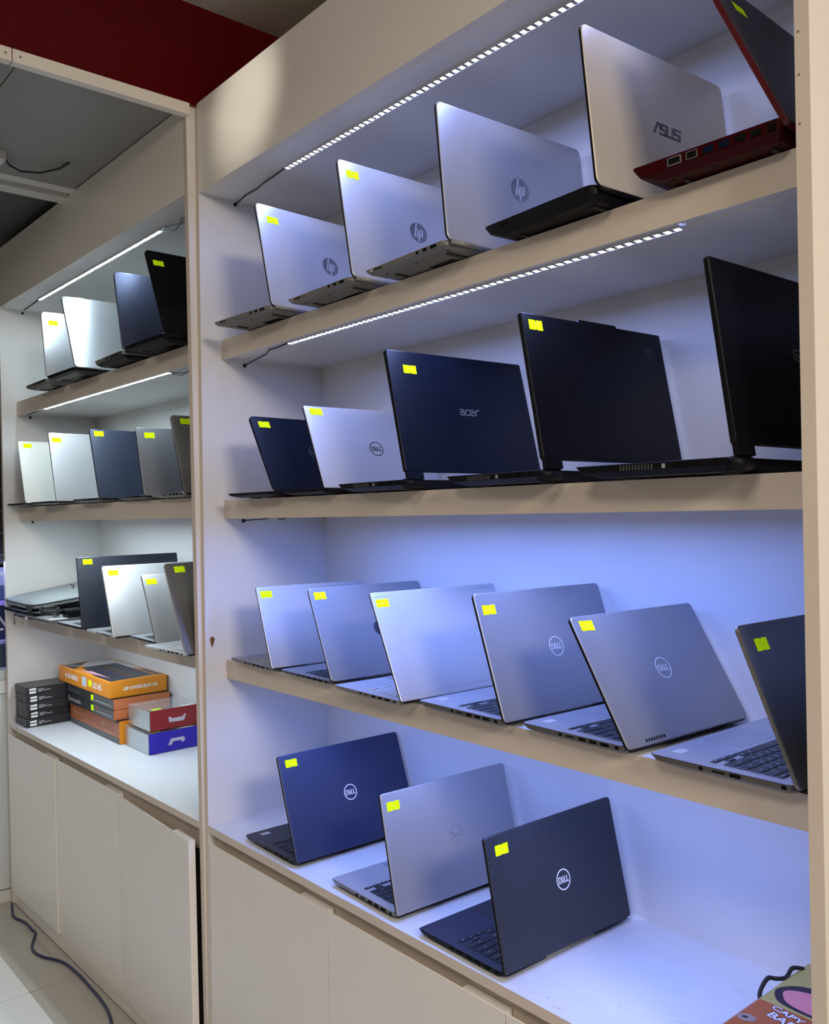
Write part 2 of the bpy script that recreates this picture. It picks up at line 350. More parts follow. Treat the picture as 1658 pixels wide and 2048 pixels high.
for zz, y in ((Sl, 0.072), (Abl, 0.084)):
    b = MB()
    b.tube([(-0.305, y, zz-0.004), (-0.26, y+0.02, zz-0.012), (-0.21, y+0.015, zz-0.006), (-0.16, y-0.012, zz-0.014), (-0.10, y+0.004, zz-0.007), (-0.024, y, zz-0.004)], 0.0018, 6)
    b.tube([(-0.305, y, zz-0.004), (-0.25, y-0.012, zz-0.010), (-0.19, y-0.004, zz-0.016), (-0.14, y+0.018, zz-0.010), (-0.024, y+0.01, zz-0.004)], 0.0018, 6)
    o = b.build('power_lead', mat('grey_wire', (0.16, 0.18, 0.17), 0.5), smooth=True, mw=ML)
    tag(o, 'tangled grey lead at the end of the left bay %s LED strip' % ('top' if zz == Sl else 'upper shelf'), 'wire', 'LED leads by the divider')
# ------------------------------------------------------------------ laptops
def metalpaint(name, col, rough=0.36, metal=0.35, **k): return mat(name, col, rough, metal, **k)
SIL = metalpaint('silver_lid', (0.56, 0.57, 0.60), 0.34, 0.45)
SILB = metalpaint('bright_silver_lid', (0.66, 0.67, 0.70), 0.30, 0.5)
SILD = metalpaint('grey_silver_lid', (0.30, 0.31, 0.34), 0.34, 0.45)
SILM = metalpaint('mid_silver_lid', (0.42, 0.43, 0.47), 0.34, 0.45)
BRUSH = metalpaint('brushed_aluminium', (0.66, 0.68, 0.72), 0.26, 0.85, bump=0.10, bscale=60, stretch=(1, 40, 40))
BRUSHN = metalpaint('brushed_navy_metal', (0.075, 0.085, 0.15), 0.34, 0.6, bump=0.12, bscale=60, stretch=(1, 40, 40))
GOLD = metalpaint('champagne_lid', (0.66, 0.60, 0.51), 0.32, 0.35)
NAVY = mat('navy_black_lid', (0.0022, 0.005, 0.016), 0.36, spec=0.28)
NAVY2 = mat('dark_navy_lid', (0.028, 0.038, 0.092), 0.38)
BLK = mat('matt_black_lid', (0.0018, 0.002, 0.004), 0.36, spec=0.22)
TAUPE = metalpaint('taupe_lid', (0.20, 0.19, 0.18), 0.32, 0.5)
DTAUPE = metalpaint('dark_taupe_side', (0.085, 0.072, 0.062), 0.35, 0.4)
GREYL = metalpaint('slate_grey_lid', (0.26, 0.27, 0.31), 0.36, 0.4)
CHARC = mat('charcoal_lid', (0.020, 0.022, 0.028), 0.42)
REDL = mat('dark_red_plastic', (0.032, 0.0003, 0.0022), 0.36, spec=0.10)
DRED = mat('dark_plum_lid', (0.022, 0.012, 0.018), 0.4)
UND = mat('dark_grey_underside', (0.13, 0.125, 0.115), 0.5)
UNDS = metalpaint('dim_silver_underside', (0.20, 0.19, 0.17), 0.45, 0.4)
KEY = mat('black_keycap', (0.014, 0.015, 0.018), 0.45)
KEYS = mat('silver_keycap', (0.50, 0.52, 0.54), 0.45)
PAD = metalpaint('touchpad_grey', (0.34, 0.35, 0.39), 0.3, 0.3)
def carbon():
    m = mat('carbon_weave_lid', (0.022, 0.025, 0.035), 0.36, var=0.01); nt = m.node_tree; b = nt.nodes['Principled BSDF']
    tc = nt.nodes.new('ShaderNodeTexCoord'); mp = nt.nodes.new('ShaderNodeMapping'); mp.inputs['Rotation'].default_value = (0, 0, math.radians(33))
    wv = nt.nodes.new('ShaderNodeTexWave'); wv.inputs['Scale'].default_value = 62; wv.inputs['Distortion'].default_value = 0.3
    mx = nt.nodes.new('ShaderNodeMix'); mx.data_type = 'RGBA'; mx.inputs[6].default_value = (0.007, 0.008, 0.012, 1); mx.inputs[7].default_value = (0.040, 0.045, 0.060, 1)
    nt.links.new(tc.outputs['Object'], mp.inputs['Vector']); nt.links.new(mp.outputs[0], wv.inputs['Vector'])
    nt.links.new(wv.outputs['Fac'], mx.inputs[0]); nt.links.new(mx.outputs[2], b.inputs['Base Color'])
    return m
CARB = carbon()

# logos, drawn in the plane of the lid (u right, v up), centred on the origin
def lg_dell(b, r=0.0178, k=1.0, bold=1.0):
    n = 40; ro, ri = r, r-0.0017*bold
    base = len(b.v)
    for (rad, z) in ((ro, 0), (ro, 0.0003), (ri, 0.0003), (ri, 0)):
        b.v += [(rad*math.cos(2*math.pi*i/n), rad*math.sin(2*math.pi*i/n), z) for i in range(n)]
    for a in range(3):
        for i in range(n): j = (i+1) % n; b.face((base+a*n+i, base+a*n+j, base+(a+1)*n+j, base+(a+1)*n+i))
    s = r/0.0178; hgt = 0.0046*s; x = 0.0118*s; wd = 0.0016*s*bold
    D_ = [[(-x, -hgt), (-x, hgt), (-x+.0035*s, hgt), (-x+.0058*s, hgt*.35), (-x+.0058*s, -hgt*.35), (-x+.0035*s, -hgt), (-x, -hgt)]]
    c, a = math.cos(0.58), math.sin(0.58); ex, ey = -0.0018*s, 0.0
    def e(p, q): return (ex + p*c - q*a, ey + p*a + q*c)
    q = 0.0040*s
    E_ = [[e(q*.7, q), e(-q*.8, q), e(-q*.8, -q), e(q*.7, -q)], [e(-q*.8, 0), e(q*.5, 0)]]
    L1 = [[(0.0030*s, hgt), (0.0030*s, -hgt), (0.0065*s, -hgt)]]
    L2 = [[(0.0086*s, hgt), (0.0086*s, -hgt), (0.0122*s, -hgt)]]
    b.strokes(D_+E_+L1+L2, wd, 0, 0.0003)
def lg_hp(b, b2, r=0.0225):
    b.prism(disc(0, 0, r, 36), 0, 0.00025)
    k = r/0.0225
    def sl(x, y): return ((x + 0.28*y)*k, y*k)
    h_ = [[sl(-0.0082, 0.0200), sl(-0.0082, -0.0110)], [sl(-0.0082, 0.0062), sl(-0.0018, 0.0062), sl(-0.0018, -0.0110)]]
    p_ = [[sl(0.0036, -0.0200), sl(0.0036, 0.0062), sl(0.0100, 0.0062), sl(0.0100, -0.0100), sl(0.0042, -0.0100)]]
    b2.strokes(h_+p_, 0.0027*k, 0.00025, 0.0009)
def lg_asus(b):
    k = 0.0088
    def P(*pts): return [(x*k + 0.22*y*k, y*k) for x, y in pts]
    A = [P((-3.7,-0.9), (-2.9,0.9), (-2.4,0.9)), P((-2.3,0.35), (-1.75,0.35))]
    Sx = [P((-0.5,0.9), (-2.0,0.9), (-2.0,0.02), (-0.55,0.02), (-0.55,-0.9), (-2.1,-0.9))]
    U = [P((-0.1,0.9), (-0.1,-0.9), (1.35,-0.9), (1.35,0.9))]
    S2 = [P((3.6,0.9), (1.95,0.9), (1.95,0.02), (3.5,0.02), (3.5,-0.9), (1.8,-0.9))]
    b.strokes(A+Sx+U+S2, 0.0040, 0, 0.0003)
def arc(cx, cy, rx, ry, a0, a1, n=8): return [(cx+rx*math.cos(math.radians(a0+(a1-a0)*i/n)), cy+ry*math.sin(math.radians(a0+(a1-a0)*i/n))) for i in range(n+1)]
def lg_acer(b):
    k = 0.0048
    def P(l): return [(x*k, y*k) for x, y in l]
    a = [P([(-5.0,1.1),(-3.6,1.1),(-3.1,0.7),(-3.1,-1.1),(-4.7,-1.1),(-5.1,-0.7),(-5.1,-0.2),(-4.7,0.15),(-3.1,0.15)])]
    c = [P([(-0.5,1.1),(-1.8,1.1),(-2.3,0.6),(-2.3,-0.6),(-1.8,-1.1),(-0.5,-1.1)])]
    e_ = [P([(0.1,0.05),(2.2,0.05),(2.2,0.6),(1.8,1.1),(0.6,1.1),(0.1,0.6),(0.1,-0.6),(0.6,-1.1),(2.1,-1.1)])]
    r_ = [P([(3.1,-1.1),(3.1,0.7),(3.6,1.1),(4.9,1.1)])]
    b.strokes(a+c+e_+r_, 0.0026, 0, 0.0003)
def lg_plate(b): b.prism(disc(0, 0, 0.0165, 28), 0, 0.0003)
def lg_cross(b): b.strokes([[(-0.003,-0.004),(0.003,0.004)], [(-0.003,0.004),(0.003,-0.004)]], 0.0012, 0, 0.0003)
def lg_wings(b): b.strokes([[(-0.014,0.008),(-0.004,0.008),(-0.006,-0.002)], [(-0.010,0.003),(-0.005,0.003)], [(0.0,0.010),(0.0,-0.010)], [(0.004,0.008),(0.011,0.008),(0.006,-0.009)]], 0.0028, 0, 0.0003)
def lg_eye(b): b.strokes([[(-0.016,0.004),(-0.006,0.009),(0.008,0.009),(0.014,0.004),(0.004,-0.002),(-0.004,0.001),(-0.009,0.003)], [(-0.012,-0.001),(-0.006,-0.006),(0.006,-0.008)]], 0.0026, 0, 0.0003)

ROWS = [[1]*15, [1]*13+[2], [1.5]+[1]*12+[1.5], [1.75]+[1]*11+[2.25], [2.25]+[1]*10+[2.75], [1.25, 1, 1.25, 1.25, 5.25, 1, 1, 1, 1, 1]]
_keym = {}
def key_mesh(wk, hk, m, top):
    kk = (round(wk, 5), round(hk, 5), m.name)
    if kk not in _keym:
        b = MB(); x, y = wk/2, hk/2; i = 0.0008
        b.loft([ring3([(-x,-y),(x,-y),(x,y),(-x,y)], 0), ring3([(-x,-y),(x,-y),(x,y),(-x,y)], 0.0009), ring3([(-x+i,-y+i),(x-i,-y+i),(x-i,y-i),(-x+i,y-i)], 0.0014)], cap0=False)
        _keym[kk] = b.mesh('key', m)
    return _keym[kk]
def port_mesh(b, y, w_, z, h): b.box(-0.0004, y-w_/2, z-h/2, 0.0012, y+w_/2, z+h/2)

def laptop(code, label, mw, q, zh, st, lg, lid, side, deck, und, key=KEY, t=0.016, tl=0.0065, r=0.008, keys=0, logo=None, logom=None, ports=None, taper=0.012, legends=False, gap=False, antenna=False, d=None, badge=False, group='display laptops', sticker_rot=0.0, padm=None, hingem=None, dx=0.0, dy=0.0, dW=0.0, lidside=None):
    x, y, a, W, Db, L, phi = q
    Db = d or Db; W += dW
    zs = {'A': RZ['At'], 'B': RZ['Bt'], 'C': RZ['Ct'], 'D': RZ['K'], 'a': LZ['At'], 'b': LZ['Bt'], 'c': LZ['Ct']}[code[0]]
    # local frame: X = along the hinge into the shelf, Y = towards the laptop's front edge
    m = mw @ T(x+dx, y+dy, zs) @ Matrix.Rotation(a, 4, 'Z')
    m = m @ T(0, 0, 0.0004)
    root = thing('laptop', label, 'laptop', m, group)
    y0, y1 = 0.0095 + (0.004 if gap else 0), Db; zf = 0.0022; rc = min(r*1.2, 0.014)
    b = MB()
    o0 = [(px, py) for px, py in rr(0.010, y0+0.006, W-0.010, y1-0.006-taper, 0.010)]
    o1 = rr(0.0015, y0+0.001, W-0.0015, y1-0.0015-taper*0.25, rc); o2 = rr(0, y0, W, y1, rc); o3 = rr(0.0007, y0+0.0007, W-0.0007, y1-0.0007, rc)
    b.loft([ring3(o0, zf), ring3(o1, zf+(t-zf)*0.42), ring3(o2, t-0.0016), ring3(o2, t-0.0006), ring3(o3, t)], mi=0, m0=1, m1=2)
    # underside slopes belong to the underside colour
    n_ = len(o0)
    for k in range(n_): b.m[k] = 1
    base = b.build('base', [side, und, deck], root)
    # feet
    for fx0, fx1, fy0, fy1 in ((0.025, W-0.025, y0+0.020, y0+0.028), (0.03, 0.06, y1-taper-0.035, y1-taper-0.028), (W-0.06, W-0.03, y1-taper-0.035, y1-taper-0.028)):
        MB().loft([ring3(rr(fx0, fy0, fx1, fy1, 0.003, 3), 0.0), ring3(rr(fx0, fy0, fx1, fy1, 0.003, 3), zf+0.0004)]).build('rubber_foot', RUBBER, base)
    if code[0] in 'Aa':
        v = MB()
        for k in range(26):
            v.box(0.055, y0+0.045+k*0.0026, zf-0.0003, 0.105, y0+0.0462+k*0.0026, zf+0.0003)
        v.build('vent_grille', PORT, base)['kind'] = 'stuff'
        for sx, sy in ((0.018, y0+0.012), (0.018, y0+0.10), (0.02, y1-taper-0.02)):
            MB().loft([ring3(disc(sx, sy, 0.0028, 10), zf-0.0003), ring3(disc(sx, sy, 0.0028, 10), zf+0.0003)]).build('screw', PORT, base)
    # ports on the near side
    zp = zf+(t-zf)*0.66; hp_ = (t-zf)*0.34
    for nm, py, pw, mm in (ports or [('lock_slot', 0.022, 0.006, PORT), ('network_port', 0.045, 0.015, PORT), ('usb_port', 0.067, 0.013, PORT), ('usb_port', 0.088, 0.013, PORT), ('card_slot', 0.112, 0.016, PORT), ('audio_jack', 0.132, 0.005, PORT)]):
        pb = MB(); port_mesh(pb, py, pw, zp, hp_ if nm != 'card_slot' else hp_*0.35)
        po = pb.build(nm, mm, root if nm == 'vga_port' else base)
        if nm in ('vga_port', 'hdmi_port'):
            fb = MB(); hw, hh = pw/2+0.0012, hp_/2+0.0010
            for (ya, yb, za, zb) in ((-hw, hw, hh-0.001, hh), (-hw, hw, -hh, -hh+0.001), (-hw, -hw+0.0012, -hh, hh), (hw-0.0012, hw, -hh, hh)):
                fb.box(-0.0008, py+ya, zp+za, 0.0012, py+yb, zp+zb)
            fb.build('port_rim', STEEL if nm == 'vga_port' else mat('dull_rim', (0.25, 0.24, 0.22), 0.4, 0.8), po if nm == 'vga_port' else base)
    if gap:
        vb = MB()
        for k in range(11): vb.box(-0.0005, 0.128+k*0.0052, zp-hp_*0.6, 0.001, 0.1302+k*0.0052, zp+hp_*0.6)
        vb.build('side_vents', mat('vent_grey', (0.05, 0.05, 0.052), 0.4), base)['kind'] = 'stuff'
    # keyboard
    kb0, kb1 = 0.045*W + 0.004, W*0.955 - 0.004; pitch = (kb1-kb0)/15; kv0 = y0 + 0.020 + 0.002; rowh = min(0.0188, pitch*0.98)
    kvf = kv0 + rowh*5.6
    if keys:
        kp = MB().loft([ring3(rr(kb0-0.002, kv0-0.002, kb1+0.002, kvf+0.002, 0.003, 3), t-0.0006), ring3(rr(kb0-0.002, kv0-0.002, kb1+0.002, kvf+0.002, 0.003, 3), t+0.00025)]).build('keyboard', deck, root)
        lgd = MB(); jj = MB()
        vv = kv0
        for ri, row in enumerate(ROWS):
            hh = rowh*(0.6 if ri == 0 else 1.0); u_ = kb1      # user's left is the far end
            for ki, wk in enumerate(row):
                cw = wk*pitch; uc = u_ - cw/2; u_ -= cw
                parts = [(uc, vv+hh/2, cw-0.0030, hh-0.0030)]
                if ri == 5 and ki >= 7:
                    parts = [(uc, vv+hh*0.76, cw-0.0026, hh*0.48-0.0016)]
                    if ki == 8: parts.append((uc, vv+hh*0.24, cw-0.0026, hh*0.48-0.0016))
                for (cx, cy, kw, kh) in parts:
                    if keys == 2: link('key', key_mesh(kw, kh, key, 0), kp, T(cx, cy, t+0.0003))
                    else: jj.box(cx-kw/2, cy-kh/2, t+0.0003, cx+kw/2, cy+kh/2, t+0.0015)
                    if legends:
                        lgd.box(cx-min(0.0022, kw*.2), cy-0.0008, t+0.0017, cx+min(0.0022, kw*.2), cy+0.0005, t+0.00176)
            vv += hh
        if keys == 1: jj.build('keys', key, root)['kind'] = 'stuff'
        if legends: lgd.build('key_legends', mat('pale_legend', (0.55, 0.55, 0.58), 0.6), kp)['kind'] = 'stuff'
    elif code[0] in 'ABab':
        MB().loft([ring3(rr(kb0, kv0, kb1, kvf, 0.003, 3), t-0.0004), ring3(rr(kb0, kv0, kb1, kvf, 0.003, 3), t+0.0008)]).build('keyboard', key, root)
    tw = 0.105; tc0 = W*0.53
    MB().loft([ring3(rr(tc0-tw/2, kvf+0.012, tc0+tw/2, y1-0.010, 0.003, 3), t-0.0004), ring3(rr(tc0-tw/2, kvf+0.012, tc0+tw/2, y1-0.010, 0.003, 3), t+0.0002)]).build('touchpad', padm or PAD, root)
    if badge:
        pb = MB().loft([ring3(rr(0.030, y1-0.032, 0.052, y1-0.018, 0.001, 2), t), ring3(rr(0.030, y1-0.032, 0.052, y1-0.018, 0.001, 2), t+0.0002)])
        bo = pb.build('palm_rest_sticker', mat('silver_sticker', (0.52, 0.53, 0.58), 0.4), root)
        MB().strokes([[(0.034, y1-0.022), (0.048, y1-0.022)], [(0.034, y1-0.026), (0.044, y1-0.026)]], 0.0016, t+0.0002, t+0.00026).build('print', GREYP, bo)
    # hinge barrel(s)
    hr = 0.0042; zhg = max(zh-0.001, 0.008)
    spans = ((0.030, 0.30), (0.70, 0.970)) if not gap else ((0.004, 0.115), (0.885, 0.996))
    for s0, s1 in spans:
        hb = MB()
        rr_ = hr if not gap else 0.0085
        cy = 0.0055 if not gap else 0.0085; cz = zhg if not gap else 0.0125
        hb.loft([[(W*uu, cy+rr_*math.cos(k*math.pi/7), cz+rr_*math.sin(k*math.pi/7)) for k in range(14)] for uu in (s0, s1)])
        hb.build('hinge', hingem or BLACKP, root, True)
    # lid
    c, s = math.cos(phi), math.sin(phi)
    lm = Matrix(((1,0,0,0),(0,c,-s,0),(0,s,c,zh),(0,0,0,1)))
    v0 = 0.0105 if gap else 0.0
    b = MB(); rb = 0.004 if gap else r
    def lidring(i, z): 
        return ring3(rr(i, v0+i, W-i, L-i, max(r-i, 0.001)), z)
    b.loft([lidring(0.0008, -tl), lidring(0.0, -tl+0.0008), lidring(0.0, -0.0016), lidring(0.0006, -0.0005), lidring(0.0018, 0)], mi=1, m1=0)
    n_ = len(lidring(0, 0))
    for k in range(2*n_, 4*n_): b.m[k] = 0
    if gap:
        for s0, s1 in ((0.0, 0.118), (0.882, 1.0)):
            b.box(W*s0+0.004*(s0 == 0), -0.004, -tl, W*s1-0.004*(s1 == 1), v0+0.0005, -0.0012, 0)
    lo = b.build('lid', [lid, lidside or (BLACKP if lid not in (SILB, BRUSH) else side)], root, mw=lm)
    MB().loft([ring3(rr(0.006, v0+0.012, W-0.006, L-0.006, 0.003, 3), -tl-0.0002), ring3(rr(0.006, v0+0.012, W-0.006, L-0.006, 0.003, 3), -tl+0.0003)]).build('screen', GLASS, lo)
    if antenna:
        for vv in ((L-0.0105,) if antenna == 1 else (L-0.0105, 0.012)):
            MB().box(0.008, vv, -0.0004, W-0.008, vv+0.0013, 0.00012).build('antenna_strip', mat('antenna_grey', (0.34, 0.35, 0.40), 0.5), lo)
    if code == 'B4':
        MB().prism([(0.385*W, L-0.001), (0.66*W, L-0.001), (0.655*W, L+0.0035), (0.39*W, L+0.0035)], -tl, -0.0006).build('camera_bump', lid, lo)
    if code == 'C5':
        vb = MB()
        for k in range(8): vb.box(0.045+k*0.0062, 0.0045, -0.0004, 0.0485+k*0.0062, 0.0095, 0.00015)
        vb.build('vent_grille', PORT, lo)['kind'] = 'stuff'
    if logo:
        lu, lv = (lg[0]*W, lg[1]*L); tm = T(lu, lv, 0.0)
        lb = MB()
        if logo is lg_hp:
            l2 = MB(); lg_hp(lb, l2)
            lb.build('logo_disc', logom, lo, mw=tm); l2.build('logo_letters', SILB, lo, mw=tm)
        elif isinstance(logo, tuple):
            logo[0](lb, **logo[1]); lb.build('logo', logom, lo, mw=tm)
        else:
            logo(lb); lb.build('logo', logom, lo, mw=tm)
    if st:
        sw, sh = 0.0150, 0.0083
        pts = [(-sw,-sh),(-0.002,-sh),(0.0,-sh+0.0022),(0.002,-sh),(sw,-sh),(sw,-0.001),(sw-0.0008,0.0),(sw,0.001),(sw,sh),(0.003,sh),(0.0,sh-0.0022),(-0.001,sh),(-sw,sh)]
        sb = MB(); sb.prism(pts, 0.00012, 0.00042)
        so = sb.build('price_sticker', YEL, root, mw=lm @ T(st[0]*W, st[1]*L, 0) @ Matrix.Rotation(sticker_rot, 4, 'Z'))
        so['label'] = 'fluorescent yellow price sticker'
        hb = MB(); rn = random.Random(code)
        xx = -0.007
        while xx < 0.007:
            hb.strokes([[(xx, rn.uniform(-.003, -.001)), (xx+rn.uniform(-.001, .002), rn.uniform(0, .0035)), (xx+0.0018, rn.uniform(-.003, .001))]], 0.0005, 0.00042, 0.0005); xx += 0.0032
        hb.build('handwriting', INK, so)
    return root

P = {
'A1':([0.3516,-0.0074,1.6258,0.3628,0.2493,0.2484,1.3256],0.014,[0.111,0.855],[0.518,0.511]),
'A2':([0.6455,-0.0039,1.5494,0.36,0.2497,0.2488,1.3733],0.014,[0.092,0.888],[0.519,0.511]),
'A3':([0.9278,-0.0129,1.5228,0.3685,0.2524,0.246,1.4647],0.014,None,[0.511,0.509]),
'A4':([1.2321,0.0016,1.5117,0.3561,0.2522,0.2474,1.4596],0.02,None,[0.523,0.504]),
'A5':([1.5077,0.0197,1.6019,0.3396,0.2264,0.2677,1.129],0.02,[0.178,0.813],None),
'B1':([0.3214,0.0148,1.598,0.3104,0.2129,0.2055,1.0396],0.014,[0.11,0.887],[0.491,0.522]),
'B2':([0.51,0.0165,1.4915,0.3088,0.2114,0.1999,1.1168],0.014,[0.092,0.928],[0.51,0.488]),
'B3':([0.7911,0.0027,1.5011,0.3541,0.2408,0.25,1.3167],0.024,[0.144,0.851],[0.526,0.532]),
'B4':([1.1223,0.0025,1.5156,0.3532,0.2402,0.2497,1.3775],0.026,[0.084,0.923],[0.886,0.84]),
'B5':([1.4474,-0.007,1.5469,0.3639,0.2642,0.2558,1.427],0.026,None,[0.525,0.552]),
'C1':([0.2659,0.0301,1.5298,0.307,0.2113,0.1967,1.1837],0.012,[0.078,0.9],None),
'C2':([0.4991,0.0331,1.5532,0.3121,0.2128,0.2097,1.1344],0.012,[0.085,0.909],[0.516,0.501]),
'C3':([0.7582,0.0085,1.5453,0.33,0.2256,0.2182,1.1173],0.012,[0.071,0.893],[0.725,0.504]),
'C4':([1.0064,0.0244,1.5488,0.3282,0.2264,0.2207,1.2354],0.012,[0.086,0.862],[0.514,0.508]),
'C5':([1.2474,0.0308,1.5441,0.3157,0.2161,0.2134,1.0347],0.012,[0.096,0.918],[0.513,0.511]),
'C6':([1.5034,0.0265,1.5633,0.3247,0.2206,0.211,1.1757],0.012,[0.125,0.862],None),
'D1':([0.3869,0.0128,1.5607,0.3404,0.2308,0.2303,1.224],0.012,[0.095,0.911],[0.505,0.512]),
'D2':([0.7307,0.0129,1.546,0.3309,0.224,0.2218,1.3443],0.012,[0.083,0.883],[0.515,0.499]),
'D3':([1.0154,0.0079,1.5634,0.3312,0.2218,0.2151,1.3545],0.012,[0.108,0.883],[0.514,0.495]),
'a1':([-1.007,-0.0112,1.5484,0.3444,0.2359,0.2319,1.3905],0.022,[0.108,0.839],None),
'a2':([-0.715,-0.0233,1.5828,0.3759,0.2533,0.2621,1.1615],0.016,None,None),
'a3':([-0.391,-0.009,1.5241,0.3564,0.2425,0.2428,1.3279],0.02,None,None),
'a4':([-0.0925,-0.0239,1.5933,0.3768,0.2553,0.263,1.1521],0.016,[0.083,0.849],None),
'b1':([-1.3209,0.0116,1.5988,0.3415,0.2312,0.2396,1.285],0.012,[0.098,0.925],None),
'b2':([-1.0037,0.0111,1.6104,0.3427,0.2324,0.241,1.3258],0.012,[0.073,0.894],None),
'b3':([-0.6471,0.0155,1.5732,0.3375,0.2298,0.227,1.2662],0.012,[0.085,0.938],None),
'b4':([-0.3532,0.0275,1.5308,0.3127,0.2132,0.2041,1.3032],0.012,[0.123,0.885],None),
'b5':([-0.0977,0.0216,1.5421,0.3317,0.2257,0.2236,1.22],0.012,[0.122,0.92],None),
'c1':([-0.766,-0.0025,1.559,0.3417,0.2332,0.2253,1.4132],0.01,[0.101,0.931],None),
'c2':([-0.4954,-0.0132,1.5423,0.3321,0.2274,0.2189,1.1866],0.01,[0.095,0.893],None),
'c3':([-0.2762,0.017,1.5221,0.3231,0.2205,0.2076,1.0719],0.01,[0.079,0.891],None),
'c4':([-0.02,-0.0251,1.6095,0.3586,0.2428,0.2471,1.1464],0.01,[0.111,0.923],None),
}
def lap(code, label, **k):
    q, zh, st, lg = P[code]
    return laptop(code, label, ML if code.islower() else I4, q, zh, st, lg, **k)
GRP = {'A': 'laptops on the right bay top row', 'B': 'laptops on the right bay second row', 'C': 'laptops on the right bay third row', 'D': 'laptops on the right bay countertop', 'a': 'laptops on the left bay top row', 'b': 'laptops on the left bay second row', 'c': 'laptops on the left bay third row'}
_l0 = lap
def lap(code, label, **k): return _l0(code, label, group=GRP[code[0]], **k)
HPD = mat('logo_disc_grey', (0.30, 0.31, 0.36), 0.2, 0.75)
LOGW = mat('pale_logo', (0.74, 0.75, 0.80), 0.4)
LOGD = mat('dark_logo', (0.02, 0.02, 0.03), 0.35)
LOGG = mat('grey_logo', (0.13, 0.13, 0.15), 0.35, 0.5)
LOGS = mat('subtle_logo', (0.50, 0.51, 0.56), 0.22, 0.7)
LOGK = mat('near_black_logo', (0.008, 0.008, 0.011), 0.3)
hpp = [('audio_jack', 0.226, 0.004, STEEL), ('card_slot', 0.205, 0.024, PORT), ('usb_port', 0.085, 0.006, PORT), ('usb_port', 0.064, 0.010, PORT), ('network_port', 0.040, 0.016, PORT)]
lap('A1', 'silver laptop with round badge and sticker, against the divider on the right top row', lid=SIL, side=UNDS, deck=SILM, und=UND, t=0.016, r=0.010, logo=lg_hp, logom=HPD, ports=hpp, taper=0.03, hingem=UNDS)
lap('A2', 'silver laptop with yellow sticker and round badge, directly before the stickerless silver one', lid=SIL, side=UNDS, deck=SILM, und=UND, t=0.016, r=0.010, logo=lg_hp, logom=HPD, ports=hpp, taper=0.03, hingem=UNDS)
lap('A3', 'silver laptop with round badge but no sticker, beside the champagne laptop', dW=-0.007, lid=SILM, side=UNDS, deck=SILM, und=UND, t=0.016, r=0.011, logo=lg_hp, logom=HPD, ports=hpp, taper=0.03, hingem=UNDS)
lap('A4', 'champagne lidded laptop with thick black base on the right top row', dW=-0.011, lid=GOLD, side=BLACKP, deck=BLACKP, und=BLACKP, t=0.024, r=0.012, logo=lg_asus, logom=mat('champagne_lettering_grey', (0.16, 0.16, 0.18), 0.3, 0.6), taper=0.03, ports=[('card_slot', 0.20, 0.02, PORT)])
BLUEP = mat('blue_port', (0.002, 0.006, 0.022), 0.5, spec=0.08)
rp = [('vga_port', 0.158, 0.018, PORT), ('hdmi_port', 0.132, 0.014, PORT), ('usb_port', 0.108, 0.014, BLUEP), ('usb_port', 0.086, 0.014, BLUEP), ('usb_port', 0.064, 0.014, PORT), ('network_port', 0.043, 0.013, PORT), ('power_socket', 0.023, 0.010, PORT)]
red = lap('A5', 'thick dark red laptop cut off by the right end panel', lid=DRED, side=REDL, deck=REDL, und=REDL, t=0.028, tl=0.009, r=0.006, taper=0.035, ports=rp, hingem=REDL, lidside=mat('red_lid_rim', (0.07, 0.001, 0.006), 0.28))
lap('B1', 'small dark navy laptop at the divider end of the second row', lid=NAVY, side=BLACKP, deck=BLACKP, und=BLACKP, t=0.013, r=0.012, taper=0.03, logo=(lg_dell, dict(bold=1.0)), logom=LOGG, dx=-0.008, ports=[('lock_slot', 0.02, 0.006, PORT)])
lap('B2', 'silver laptop with black ring badge between two dark laptops', lid=SIL, side=BLACKP, deck=BLACKP, und=BLACKP, t=0.013, r=0.004, taper=0.03, logo=(lg_dell, dict(bold=1.15)), logom=LOGD, d=0.194, dx=-0.002)
gp = [('lock_slot', 0.032, 0.006, PORT), ('usb_port', 0.060, 0.014, PORT), ('usb_port', 0.085, 0.014, PORT), ('audio_jack', 0.11, 0.005, STEEL)]
lap('B3', 'dark navy laptop with grey lettering across its lid on the second row', dW=-0.013, lid=NAVY, side=BLACKP, deck=BLACKP, und=BLACKP, t=0.019, tl=0.009, r=0.004, taper=0.03, logo=lg_acer, logom=mat('navy_lettering_grey', (0.34, 0.35, 0.38), 0.3, 0.6), gap=True, ports=gp)
lap('B4', 'large plain black laptop with a camera bump on its lid edge', dW=-0.008, lid=BLK, side=BLACKP, deck=BLACKP, und=BLACKP, t=0.020, tl=0.009, r=0.004, taper=0.03, logo=lg_wings, logom=LOGK, gap=True, ports=gp)
lap('B5', 'black gaming laptop without sticker cut off by the right end panel', lid=BLK, side=BLACKP, deck=BLACKP, und=BLACKP, t=0.020, tl=0.009, r=0.004, taper=0.03, logo=lg_eye, logom=LOGG, gap=True, ports=gp)
lap('C1', 'silver laptop with grooved lid at the divider end of the third row', lid=SIL, side=UNDS, deck=SILM, und=UND, t=0.013, tl=0.005, r=0.004, keys=2, key=KEYS, antenna=1, badge=False, taper=0.02)
lap('C2', 'grey silver laptop with dark round badge half hidden by its neighbour', lid=SILD, side=mat('dark_side', (0.03, 0.03, 0.035), 0.4), deck=SILD, und=UND, t=0.012, tl=0.005, r=0.010, keys=2, logo=lg_plate, logom=mat('badge_dark_grey', (0.06, 0.065, 0.09), 0.25, 0.5), taper=0.02)
lap('C3', 'pale silver laptop with grooved lid and silver keys on the third row', lid=SIL, side=UNDS, deck=SILB, und=UND, t=0.013, tl=0.005, r=0.005, keys=2, key=KEYS, antenna=2, logo=lg_cross, logom=LOGW, taper=0.02)
